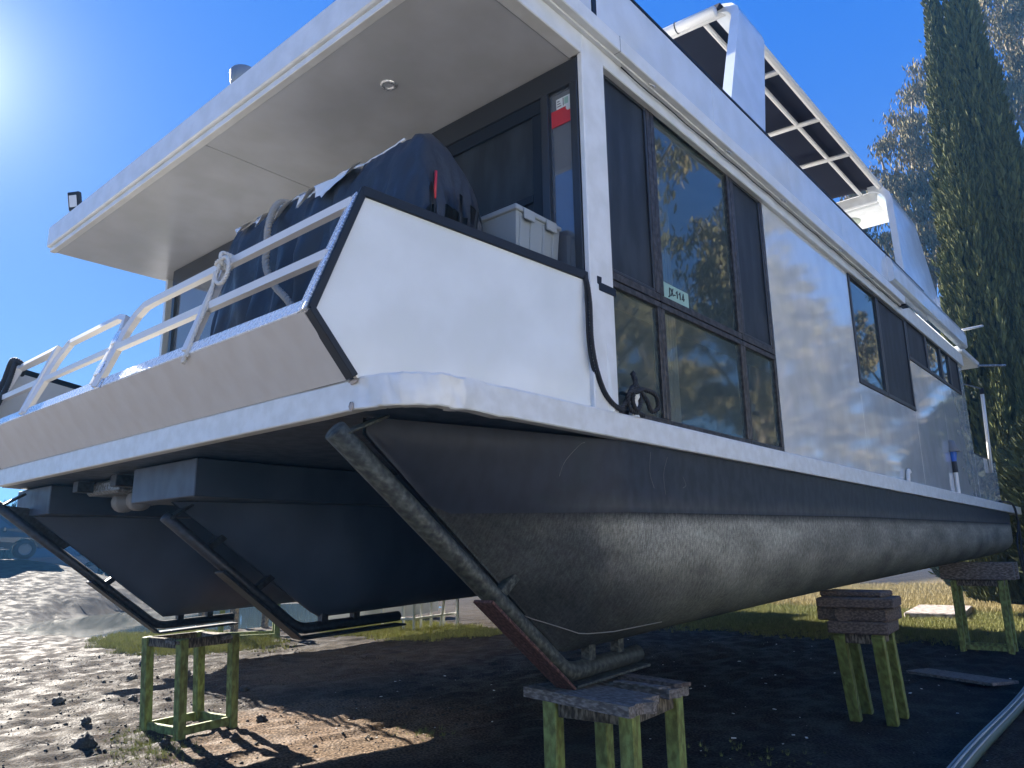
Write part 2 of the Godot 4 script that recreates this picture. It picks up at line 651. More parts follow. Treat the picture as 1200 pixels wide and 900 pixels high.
func grassy(x: float, z: float) -> float:
	# where grass grows: round the pond's near edge, a patch by the left stand, behind the stern
	var n := gcol.get_noise_2d(x * 3.0, z * 3.0) * 0.5
	var g := 0.0
	var a := Vector2((x + 13.0) / 2.6, (z + 5.6) / 1.5).length()
	g = maxf(g, 1.0 - sstep(0.7, 1.1, a + n * 0.6))
	var a2 := Vector2((x + 11.0) / 2.4, (z + 9.6) / 1.6).length()
	g = maxf(g, 1.0 - sstep(0.7, 1.1, a2 + n * 0.6))
	g = maxf(g, sstep(-12.6, -14.6, z + n * 2.0) * sstep(-9.0, -6.0, x))
	g = maxf(g, sstep(30.0, 40.0, x + n * 3.0))
	return g

func grid_axis(lo: float, hi: float, a: float, b: float, fine: float, grow: float) -> PackedFloat32Array:
	var left := []
	var p := a
	var s := fine
	while p > lo:
		s *= grow
		p -= s
		left.append(p)
	left.reverse()
	var out := PackedFloat32Array(left)
	p = a
	while p < b:
		out.append(p)
		p += fine
	s = fine
	while p < hi:
		out.append(p)
		s *= grow
		p += s
	return out

func build_ground() -> void:
	gnoise.seed = 5
	gnoise.frequency = 0.2
	gstreak.seed = 6
	gstreak.frequency = 1.6
	gstreak.fractal_octaves = 4
	gcol.seed = 7
	gcol.frequency = 0.22
	gcol.fractal_octaves = 4
	gfine.seed = 8
	gfine.frequency = 2.6
	gfine.fractal_octaves = 4
	var xs := grid_axis(-500.0, 400.0, -11.5, 0.6, 0.062, 1.055)
	var zs := grid_axis(-500.0, 300.0, -5.6, 0.3, 0.062, 1.055)
	var nx := xs.size()
	var nz := zs.size()
	var v := PackedVector3Array()
	var nrm := PackedVector3Array()
	var col := PackedColorArray()
	var idx := PackedInt32Array()
	var hs := PackedFloat32Array()
	hs.resize(nx * nz)
	for j in nz:
		for i in nx:
			hs[j * nx + i] = ground_h(xs[i], zs[j])
	for j in nz:
		for i in nx:
			var x := xs[i]
			var z := zs[j]
			var h := hs[j * nx + i]
			v.append(Vector3(x, h, z))
			var i0 := maxi(i - 1, 0)
			var i1 := mini(i + 1, nx - 1)
			var j0 := maxi(j - 1, 0)
			var j1 := mini(j + 1, nz - 1)
			nrm.append(Vector3(-(hs[j * nx + i1] - hs[j * nx + i0]) / (xs[i1] - xs[i0]), 1.0, -(hs[j1 * nx + i] - hs[j0 * nx + i]) / (zs[j1] - zs[j0])).normalized())
			var c := Color(0.078, 0.064, 0.051)
			var n1 := gcol.get_noise_2d(x * 1.3, z * 1.3)
			c = c.lerp(Color(0.052, 0.043, 0.035), sstep(-0.1, 0.45, n1))
			var sand := 1.0 - sstep(0.6, 1.2, Vector2((x + 3.9) / 1.7, (z + 2.9) / 1.5).length() + n1 * 0.4)
			c = c.lerp(Color(0.235, 0.165, 0.112), 0.9 * sand)
			c = c.lerp(Color(0.030, 0.026, 0.023), 0.7 * sstep(0.12, 0.4, gfine.get_noise_2d(x * 0.7 + 30.0, z * 0.7)) * sstep(-3.0, -5.0, x) * (1.0 - sand))
			c = c.lerp(Color(0.050, 0.043, 0.036), 0.8 * sstep(-13.0, -19.0, x))
			c = c.lerp(Color(0.075, 0.078, 0.036), 0.85 * grassy(x, z))
			c = c.lerp(Color(0.30, 0.235, 0.13), sstep(-19.0, -22.0, z) * sstep(-9.0, -5.0, x))
			c = c.lerp(Color(0.085, 0.095, 0.035), sstep(4.5, 6.0, x) * sstep(-6.0, -9.0, z))
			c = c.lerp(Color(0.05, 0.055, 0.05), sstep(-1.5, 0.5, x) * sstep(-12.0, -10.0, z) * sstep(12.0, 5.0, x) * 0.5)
			c = c.lerp(Color(0.45, 0.43, 0.385), maxf(sstep(4.0, 5.5, x) * sstep(-9.0, -6.0, z), sstep(2.2, 3.2, z)))
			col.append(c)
	for j in nz - 1:
		for i in nx - 1:
			var a := j * nx + i
			idx.append_array(PackedInt32Array([a, a + 1, a + nx, a + 1, a + nx + 1, a + nx]))
	var arr := []
	arr.resize(Mesh.ARRAY_MAX)
	arr[Mesh.ARRAY_VERTEX] = v
	arr[Mesh.ARRAY_NORMAL] = nrm
	arr[Mesh.ARRAY_COLOR] = col
	arr[Mesh.ARRAY_INDEX] = idx
	var am := ArrayMesh.new()
	am.add_surface_from_arrays(Mesh.PRIMITIVE_TRIANGLES, arr)
	am.surface_set_material(0, M.ground)
	var o := put("ground", am, self)
	tag(o, "churned brown mud yard with tyre tracks and grass edges", "", "", "structure")
	var st := flat()
	quad(st, Vector3(-26, -0.055, -19), Vector3(-12.5, -0.055, -19), Vector3(-12.5, -0.055, -3.2), Vector3(-26, -0.055, -3.2), UP)
	o = put("water", commit(st, M.water), self)
	tag(o, "still pale water of a large puddle beyond the mud", "", "", "structure")

# ------------------------------------------------------------------ the houseboat
const XW := -0.052      # outer face of the cabin wall
const PORT := -5.62
const RB := 2.242       # rub rail bottom and top
const RT := 2.385
const YC := 4.568       # ceiling under the roof
const ZW := -1.323      # front of the cabin
const ZS := -12.35      # back of the cabin
var hb: Node3D

func keel_y(z: float) -> float:
	if z > -2.66:
		return 1.087 - 0.041 * (z + 1.7)
	if z > -4.8:
		return 1.126 - 0.036 * (z + 2.66)
	if z > -6.2:
		return 1.203 - 0.031 * (z + 4.8)
	return 1.246 - 0.0265 * (z + 6.2)

func water_y(z: float) -> float:
	if z > -6.0:
		return 1.838 - 0.021 * (z + 1.5)
	return 1.932 - 0.0125 * (z + 6.0)

func hull(cx: float, drop: float, sz: float, slope: float) -> void:
	var hw := 0.42
	var zl := [-0.04, -0.1, -0.18, -0.28, -0.4, -0.52, -0.64, -0.76, -0.88, -1.0, -1.12, -1.24, -1.34, -1.42, -1.5, -1.58, -1.68, -1.8]
	for i in 48:
		zl.append(-1.8 - 0.25 * (i + 1))
	zl.append_array([-14.2, -14.6, -14.9, -15.1, -15.3, -15.45])
	var yt := RB - 0.003 if cx > -1.0 else 1.996
	if cx < -1.0:
		var first := sz - (2.16 - yt) * slope
		zl = zl.filter(func(q: float) -> bool: return q < first - 0.02)
		zl.insert(0, first)
	else:
		zl = zl.filter(func(q: float) -> bool: return q < sz - 0.02)
		zl.insert(0, sz)
	var stem_z := func(y: float) -> float:
		return sz - maxf(0.0, 2.16 - y) * slope
	var ky := func(z: float) -> float:
		var k := keel_y(z) + drop
		var on_stem := 2.16 + (z - sz) / slope
		var e := maxf(k, on_stem)
		if z < -14.0:
			e += 0.35 * pow((-14.0 - z) / 1.45, 2.0)
		return e
	var half := func(y: float, z: float) -> float:
		var k: float = keel_y(z) + drop
		var y0 := 1.78
		var b := hw
		if y < y0:
			var s := clampf((y0 - y) / (y0 - k), 0.0, 1.0)
			b = hw * pow(maxf(0.0, 1.0 - pow(s, 2.3)), 0.55)
		var zs: float = stem_z.call(y)
		var zf := -1.70 + 0.10 * (y - 1.6)
		if z > zf:
			b *= pow(clampf((zs - z) / maxf(zs - zf, 0.02), 0.0, 1.0), 0.86 if cx > -1.0 else 0.74)
		if z < -14.6:
			b *= 1.0 - 0.25 * pow((-14.6 - z) / 0.85, 2.0)
		return maxf(b, 0.012)
	var up_rows := 12
	var low_rows := 16
	var make := func(lower: bool) -> SurfaceTool:
		var st := smooth()
		var rows := low_rows if lower else up_rows
		var ring := func(z: float, side: float) -> Array:
			var k: float = ky.call(z)
			var wl := maxf(water_y(z) + drop * 0.5, k + 0.0005)
			var out := []
			for t in rows + 1:
				var f := float(t) / rows
				var y := lerpf(wl, k, sin(f * PI / 2.0)) if lower else lerpf(yt, wl, f)
				var b: float = half.call(y, z)
				if lower and t == rows and z < -1.3:
					b = 0.0
				out.append(Vector3(cx + side * b, y, z))
			return out
		for side in [-1.0, 1.0]:
			for i in zl.size() - 1:
				var a: Array = ring.call(zl[i], side)
				var b: Array = ring.call(zl[i + 1], side)
				for t in rows:
					quad(st, a[t], a[t + 1], b[t + 1], b[t], Vector3(side, -0.3 if lower else 0.0, 0.25))
		# stern plate
		var l: Array = ring.call(zl[-1], -1.0)
		var r: Array = ring.call(zl[-1], 1.0)
		for t in rows:
			quad(st, l[t], r[t], r[t + 1], l[t + 1], Vector3(0, 0, -1))
		return st
	if cx > -1.0:
		vcol = func(v: Vector3) -> Color:
			var up := v.y - water_y(v.z)
			var n := gcol.get_noise_2d(v.z * 5.0, v.y * 9.0)
			var c := Color(0.020, 0.026, 0.036).lerp(Color(0.040, 0.044, 0.050), sstep(-1.0, -2.4, v.z))
			c = c.lerp(Color(0.085, 0.082, 0.074), (1.0 - sstep(0.0, 0.12 + 0.06 * n, up)) * sstep(-0.9, -2.0, v.z) * sstep(-0.005, 0.03, up))
			return Color(c.r, c.g, c.b, 1.0)
	var top_part: SurfaceTool = make.call(false)
	vcol = null
	var p := part(hb, "pontoon", top_part, "hull_paint" if cx > -1.0 else "navy_hull")
	if cx > -1.0:
		vcol = func(v: Vector3) -> Color:
			var d := (water_y(v.z) - v.y) / maxf(0.1, water_y(v.z) - keel_y(v.z))
			var n := gcol.get_noise_2d(v.z * 5.0, v.y * 9.0)
			var c := Color(0.25, 0.24, 0.205).lerp(Color(0.56, 0.53, 0.44), (1.0 - sstep(0.05, 0.7, d)) * (0.45 + 0.55 * sstep(-6.5, -2.5, v.z)))
			c = c.lerp(Color(0.12, 0.135, 0.11), sstep(0.45, 1.0, d) * 0.8)
			c = c.lerp(Color(0.045, 0.05, 0.056), (1.0 - sstep(-1.0, -2.0, v.z + 0.8 * d + 0.7 * n)) * 0.9)
			c *= 1.0 + 0.55 * n + 0.3 * gfine.get_noise_2d(v.z * 1.5, v.y * 2.0)
			c = c.lerp(Color(0.06, 0.06, 0.06), 1.0 - sstep(0.0, 0.13 + 0.1 * n, d))
			return Color(c.r, c.g, c.b, 1.0)
	var low: SurfaceTool = make.call(true)
	vcol = null
	sub(p, "bottom_growth", low, "slime" if cx > -1.0 else "navy_hull")
	if cx > -1.0:
		for sc in [[[-1.35, 2.21], [-1.31, 2.19], [-1.22, 2.10], [-1.19, 2.02]], [[-1.92, 2.20], [-1.90, 2.08], [-1.94, 1.99]], [[-2.12, 2.19], [-2.06, 2.08], [-2.07, 1.96]], [[-2.3, 2.08], [-2.33, 2.03], [-2.29, 2.01]]]:
			var line := []
			for q in sc:
				line.append(Vector3(cx + half.call(q[1], q[0]) + 0.001, q[1], q[0]))
			var ss := smooth()
			tube(ss, catmull(line, 5), 0.0011, 4)
			sub(p, "scratch", ss, "scratch_grey")
	# weld beads along the turn of the bilge, as on the near hull
	if cx > -1.0:
		var st := smooth()
		var bead := []
		for i in 12:
			var z := lerpf(-0.95, -1.55, i / 11.0)
			var y := lerpf(1.39, 1.19, i / 11.0)
			bead.append(Vector3(cx + half.call(y, z) + 0.004, y, z))
		for i in 10:
			var z2 := lerpf(-1.6, -2.3, i / 9.0)
			var y2 := lerpf(1.185, 1.20, i / 9.0)
			bead.append(Vector3(cx + half.call(y2, z2) + 0.004, y2, z2))
		tube(st, bead, 0.003, 5)
		sub(p, "weld_bead", st, "scratch_grey")

func skid(cx: float, h: float, zb: float, top: Vector2, aft: float, m: String, r: float) -> void:
	# the tubular skeg guard that runs down ahead of the stem and back under the keel
	var st := smooth()
	var a := Vector3(cx, top.y, top.x)
	var b := Vector3(cx, h + 0.075, zb)
	var c := Vector3(cx, h + 0.105, aft)
	var d1 := (a - b).normalized()
	var d2 := (c - b).normalized()
	tube(st, [a, b + d1 * 0.07, b + d1 * 0.02 + d2 * 0.02, b + d2 * 0.07, c], r, 12)
	var p := part(hb, "skid", st, m)
	st = flat()
	var n1 := Vector3(0, d1.z, -d1.y)
	if n1.y > 0.0:
		n1 = -n1
	var e := b + d1 * 0.78
	bar(st, e + n1 * (r + 0.007), b + n1 * (r + 0.007) - d1 * 0.045, 0.13, 0.018, Vector3.RIGHT)
	sub(p, "wear_plate", st, "rust" if cx > -1.0 else "skid_dark")
	st = flat()
	bar(st, b + Vector3(0, -0.066, -0.01), c + Vector3(0, -0.066, -0.03), 0.15, 0.016, Vector3.RIGHT)
	sub(p, "wear_plate", st, m)
	st = flat()
	if cx > -1.0:
		bar(st, a + Vector3(0, -0.02, -0.02), a + Vector3(0, 0.09, -0.26), 0.10, 0.012)
	else:
		bar(st, a + Vector3(0, -0.02, -0.02), a + Vector3(0, 0.10, -0.2), 0.09, 0.02)
	sub(p, "bracket", st, m)
	if cx < -4.0:
		st = flat()
		slab(st, [a + Vector3(0.01, 0.0, 0.0), a + (b - a) * 0.36 + Vector3(0.01, 0, 0), a + (b - a) * 0.36 + Vector3(0.01, 0.06, -0.10), a + Vector3(0.01, -0.02, -0.24)], Vector3.RIGHT, 0.012)
		sub(p, "gusset", st, m)
	for q in ([0.36] if cx < -4.0 or cx > -1.0 else [0.36, 0.72]):
		st = flat()
		var at: Vector3 = b + (a - b) * q
		bar(st, at, at + Vector3(0, 0.11, -0.15), 0.05, 0.05)
		sub(p, "strut", st, m)
	for z in [zb - 0.22, zb - 0.52]:
		st = flat()
		bar(st, Vector3(cx, h + 0.1, z), Vector3(cx, keel_y(z) + 0.06 + (0.12 if cx < -1.5 and cx > -4.0 else 0.0), z), 0.06, 0.06)
		sub(p, "strut", st, m)

func toe(z: float, y: float) -> Vector3:
	return Vector3(-0.35 - 0.235 * z, y, z)

func ptoe(z: float, y: float) -> Vector3:
	return Vector3(PORT + 0.35 + 0.235 * z, y, z)

func fill_box(nm: String, m: String, lo: Vector3, hi: Vector3, bev := 0.003) -> MeshInstance3D:
	var st := flat()
	box(st, lo, hi, bev)
	return part(hb, nm, st, m)

func sub_box(p: Node3D, nm: String, m: String, lo: Vector3, hi: Vector3, bev := 0.003) -> MeshInstance3D:
	var st := flat()
	box(st, lo, hi, bev)
	return sub(p, nm, st, m)

func build_boat() -> void:
	hb = thing("houseboat", Vector3(-2.8, 0.0, -7.5), "large white two storey houseboat with dark hulls propped on timber stands", "houseboat")
	hull(-0.455, 0.0, -0.13, 1.29)
	hull(-2.80, 0.09, -0.125, 1.45)
	hull(-5.22, 0.0, -0.072, 1.322)
	skid(-0.40, 0.905, -1.51, Vector2(0.07, 2.15), -2.25, "skid_green", 0.052)
	skid(-2.78, 1.025, -1.38, Vector2(-0.32, 1.90), -2.35, "skid_dark", 0.040)
	skid(-5.27, 0.925, -1.47, Vector2(-0.02, 2.09), -2.25, "skid_dark", 0.040)
	# boxes on top of the hulls, seen under the deck edge
	for c in [[-3.20, -2.30], [-5.62, -4.80]]:
		fill_box("hull_mount", "navy_hull", Vector3(c[0], 2.0, -0.27), Vector3(c[1], RB - 0.004, -3.4), 0.006)
	for x in [-3.62, -4.35]:
		var sb := flat()
		box(sb, Vector3(x - 0.05, RB - 0.09, -0.3), Vector3(x + 0.05, RB - 0.005, -3.4))
		part(hb, "deck_beam", sb, "skid_dark")
	var tk := smooth()
	tube(tk, [Vector3(-3.5, 2.09, -0.9), Vector3(-4.5, 2.09, -0.9)], 0.022, 8)
	part(hb, "pipe", tk, "galvanised")
	for x in [-3.9, -4.18]:
		tk = smooth()
		tube(tk, [Vector3(x - 0.05, 2.08, -0.62), Vector3(x + 0.05, 2.08, -0.62)], 0.085, 14)
		part(hb, "roller", tk, "grey_plastic")
	fill_box("tank", "galvanised", Vector3(-4.45, 2.13, -0.42), Vector3(-3.85, RB - 0.006, -0.85), 0.02)
	# the deck with its rub rail and the clipped bow corners
	var st := flat()
	var outline := [Vector2(0, -0.33), Vector2(-0.012, -0.24), Vector2(-0.05, -0.15), Vector2(-0.13, -0.065), Vector2(-0.22, -0.018), Vector2(-0.36, 0), Vector2(PORT + 0.36, 0), Vector2(PORT + 0.13, -0.065), Vector2(PORT, -0.33), Vector2(PORT, -16.15), Vector2(0, -16.15)]
	var pts := []
	for q in outline:
		pts.append(Vector3(q.x - (0.03 if q.x > -1.0 else -0.03), RT - 0.006, q.y - (0.03 if q.y > -1.0 else -0.03)))
	slab(st, pts, UP, RT - RB - 0.016)
	part(hb, "deck", st, "navy_hull")
	fill_box("deck_floor", "deck_paint", Vector3(PORT + 0.40, RT - 0.004, -0.05), Vector3(-0.40, RT + 0.004, ZW + 0.01), 0.001)
	# rub rail: a pressed sheet round the edge, a little uneven at the knocked corner
	st = smooth()
	var edge := []
	for i in range(0, 5):
		for k in 5:
			edge.append((outline[5 - i] as Vector2).lerp(outline[4 - i], k / 5.0))
	edge.append(outline[0])
	for i in range(1, 8):
		edge.append(Vector2(0, lerpf(-0.33, -0.85, i / 7.0)))
	var path := [Vector2(PORT + 0.36, 0)]
	for i in range(1, 18):
		path.append(Vector2(lerpf(PORT + 0.36, -0.36, i / 18.0), 0))
	path.append_array(edge)
	for i in range(1, 40):
		path.append(Vector2(0, lerpf(-0.9, -16.15, i / 39.0)))
	var dent := FastNoiseLite.new()
	dent.seed = 3
	dent.frequency = 5.0
	var rprof := [[-0.05, RT + 0.004], [-0.006, RT + 0.002], [0.0, RT - 0.008], [0.0, RT - 0.05], [0.0, RB + 0.05], [0.0, RB + 0.006], [-0.006, RB], [-0.06, RB]]
	var cols := []
	for i in path.size():
		var p0: Vector2 = path[maxi(i - 1, 0)]
		var p1: Vector2 = path[mini(i + 1, path.size() - 1)]
		var d := (p1 - p0).normalized()
		var nn := Vector2(-d.y, d.x)
		if nn.y < -0.01 or nn.x < -0.01:
			nn = -nn
		var row := []
		var at: Vector2 = path[i]
		var knock: float = 1.0 - sstep(0.2, 0.75, (at - Vector2(-0.14, -0.15)).length())
		for q in rprof:
			var o: float = q[0] + 0.026 * knock * dent.get_noise_2d(at.x * 2.2 - at.y * 2.2, q[1] * 2.0) - 0.008 * knock
			row.append(Vector3(at.x + nn.x * o, q[1] + 0.012 * knock * dent.get_noise_1d(at.x + at.y * 1.7), at.y + nn.y * o))
		cols.append([row, nn])
	for i in cols.size() - 1:
		for k in rprof.size() - 1:
			var n3 := Vector3(cols[i][1].x, 0.0, cols[i][1].y)
			if k <= 1:
				n3 = n3 * 0.2 + UP
			if k >= rprof.size() - 2:
				n3 = n3 * 0.2 - UP
			st.set_smooth_group(1 if k >= 2 and k <= 4 else 2 + k)
			quad(st, cols[i][0][k], cols[i][0][k + 1], cols[i + 1][0][k + 1], cols[i + 1][0][k], n3)
	var rr := part(hb, "rub_rail", st, "rail_white")
	for q in [[Vector3(-0.375, 2.372, 0.0), Vector3(0.03, 0.012, 0.0025)], [Vector3(-0.385, 2.262, 0.0), Vector3(0.016, 0.02, 0.0025)]]:
		st = smooth()
		lump(st, q[0], q[1], 5, 0.7, 10, 6)
		sub(rr, "bare_patch", st, "scraped_paint")
	fill_box("rub_rail_back", "rail_white", Vector3(PORT, RB, -16.13), Vector3(-0.004, RT, -16.17))
	fill_box("rub_rail_back", "rail_white", Vector3(PORT - 0.02, RB, -0.33), Vector3(PORT + 0.02, RT, -16.12))
	build_bow()
	build_cabin()
	build_roof()
	build_upper_deck()
	build_stern()

func build_bow() -> void:
	# bulwark panel on each side, toed in towards the bow
	for s in 2:
		var f := toe if s == 0 else ptoe
		var n := Vector3(1, 0, 0.235) if s == 0 else Vector3(-1, 0, 0.235)
		var st := flat()
		slab(st, [f.call(0.0, RT), f.call(0.222, 2.656), f.call(0.0, 3.262), f.call(-1.42, 3.125), f.call(-1.5, RT)], n, 0.03)
		var p := part(hb, "bulwark", st, "bulwark_white")
		var nn := n.normalized()
		var o := nn * 0.006
		# dark edging: top, sloping front, and the lower front return
		st = flat()
		bar(st, f.call(0.004, 3.27) + o - nn * 0.016, f.call(-1.43, 3.132) + o - nn * 0.016, 0.05, 0.05, nn)
		sub(p, "edging", st, "black_trim")
		st = flat()
		bar(st, f.call(0.216, 2.66) + o - nn * 0.004, f.call(-0.006, 3.285) + o - nn * 0.004, 0.02, 0.036, nn)
		sub(p, "edging", st, "black_trim")
		st = flat()
		bar(st, f.call(0.215, 2.665) + o - nn * 0.030, f.call(0.012, RT + 0.004) + o - nn * 0.030, 0.075, 0.03, nn)
		sub(p, "edging", st, "black_trim")
		st = flat()
		bar(st, f.call(0.224, 2.652) - nn * 0.057, f.call(0.002, 3.262) - nn * 0.057, 0.085, 0.05, nn)
		sub(p, "end_post", st, "alu")
	# the flared bow panel
	var st2 := flat()
	var e0 := Vector3(0, 0.611, -0.222).normalized()
	slab(st2, [Vector3(-0.41, RT, 0), Vector3(PORT + 0.41, RT, 0), Vector3(PORT + 0.45, 2.656, 0.222), Vector3(-0.45, 2.656, 0.222)], Vector3(0, -0.222, 0.271), 0.02)
	var bp := part(hb, "bow_panel", st2, "beige")
	for seg in [[-0.45, -2.60, "checker_plate"], [-2.63, -3.98, "alu"], [-4.01, PORT + 0.46, "alu"]]:
		st2 = flat()
		bar(st2, Vector3(seg[0], 2.662, 0.218) + e0 * 0.032, Vector3(seg[1], 2.662, 0.218) + e0 * 0.032, 0.068, 0.012, e0)
		sub(bp, "capping", st2, seg[2])
	var g := func(x: float, y: float) -> Vector3:
		return Vector3(x, y, 0.222 - (y - 2.656) / 0.611 * 0.222)
	var sq := PI / 4.0
	# main railing
	var st := flat()
	tube(st, [g.call(-0.40, 3.228), g.call(-2.40, 3.228), g.call(-2.55, 3.222), g.call(-2.63, 3.17), g.call(-2.68, 3.07), g.call(-2.70, 2.67)], 0.03, 4, true, sq)
	var rl := part(hb, "railing", st, "tube_white")
	st = flat()
	tube(st, [g.call(-0.43, 2.946), g.call(-2.69, 2.946)], 0.03, 4, true, sq)
	sub(rl, "middle_rail", st, "tube_white")
	st = flat()
	tube(st, [g.call(-1.56, 3.215), g.call(-1.52, 2.68)], 0.03, 4, true, sq)
	sub(rl, "post", st, "tube_white")
	# gate
	st = flat()
	tube(st, [g.call(-2.775, 2.70), g.call(-2.775, 3.10), g.call(-2.82, 3.19), g.call(-2.95, 3.228), g.call(-3.84, 3.228)], 0.028, 4, true, sq)
	var gt := part(hb, "gate", st, "tube_white")
	st = flat()
	tube(st, [g.call(-2.80, 2.946), g.call(-3.97, 2.946)], 0.026, 4, true, sq)
	sub(gt, "middle_rail", st, "tube_white")
	st = flat()
	tube(st, [g.call(-3.84, 3.235), g.call(-3.95, 3.10), g.call(-4.02, 2.69)], 0.028, 4, true, sq)
	sub(gt, "post", st, "tube_white")
	for y in [2.80, 3.02]:
		st = flat()
		obox(st, g.call(-2.735, y), Vector3(0.05, 0.05, 0.028), Basis(Vector3.RIGHT, -0.349))
		sub(gt, "hinge", st, "alu")
	# far railing
	st = flat()
	tube(st, [g.call(-4.07, 2.68), g.call(-4.09, 3.22), g.call(-5.22, 3.228)], 0.03, 4, true, sq)
	var r2 := part(hb, "railing", st, "tube_white")
	st = flat()
	tube(st, [g.call(-4.08, 2.946), g.call(-5.2, 2.946)], 0.03, 4, true, sq)
	sub(r2, "middle_rail", st, "tube_white")
	st = flat()
	tube(st, [g.call(-4.97, 3.215), g.call(-5.03, 2.68)], 0.03, 4, true, sq)
	sub(r2, "post", st, "tube_white")

# one glazed opening: frame bars round it, a pane set back inside; returns the frame
func window_x(x: float, z0: float, z1: float, y0: float, y1: float, m: String, fr := 0.045) -> Array:
	var st := flat()
	box(st, Vector3(x - 0.05, y0, z0), Vector3(x, y0 + fr, z1))
	box(st, Vector3(x - 0.05, y1 - fr, z0), Vector3(x, y1, z1))
	box(st, Vector3(x - 0.05, y0 + fr, z0), Vector3(x, y1 - fr, z0 - fr))
	box(st, Vector3(x - 0.05, y0 + fr, z1 + fr), Vector3(x, y1 - fr, z1))
	var w := part(hb, "window", st, m)
	return [w, Vector3(x, y0 + fr, z0 - fr), Vector3(x, y1 - fr, z1 + fr)]

func pane(w: Array, kind: String) -> void:
	var a: Vector3 = w[1]
	var b: Vector3 = w[2]
	if kind == "flyscreen":
		sub_box(w[0], "flyscreen", "flyscreen", Vector3(a.x - 0.024, a.y - 0.002, a.z + 0.002), Vector3(a.x - 0.018, b.y + 0.002, b.z - 0.002), 0.001)
		return
	var st := flat()
	quad(st, Vector3(a.x - 0.022, a.y - 0.003, a.z + 0.003), Vector3(a.x - 0.022, a.y - 0.003, b.z - 0.003), Vector3(a.x - 0.022, b.y + 0.003, b.z - 0.003), Vector3(a.x - 0.022, b.y + 0.003, a.z + 0.003), Vector3.RIGHT)
	sub(w[0], "pane", st, kind)

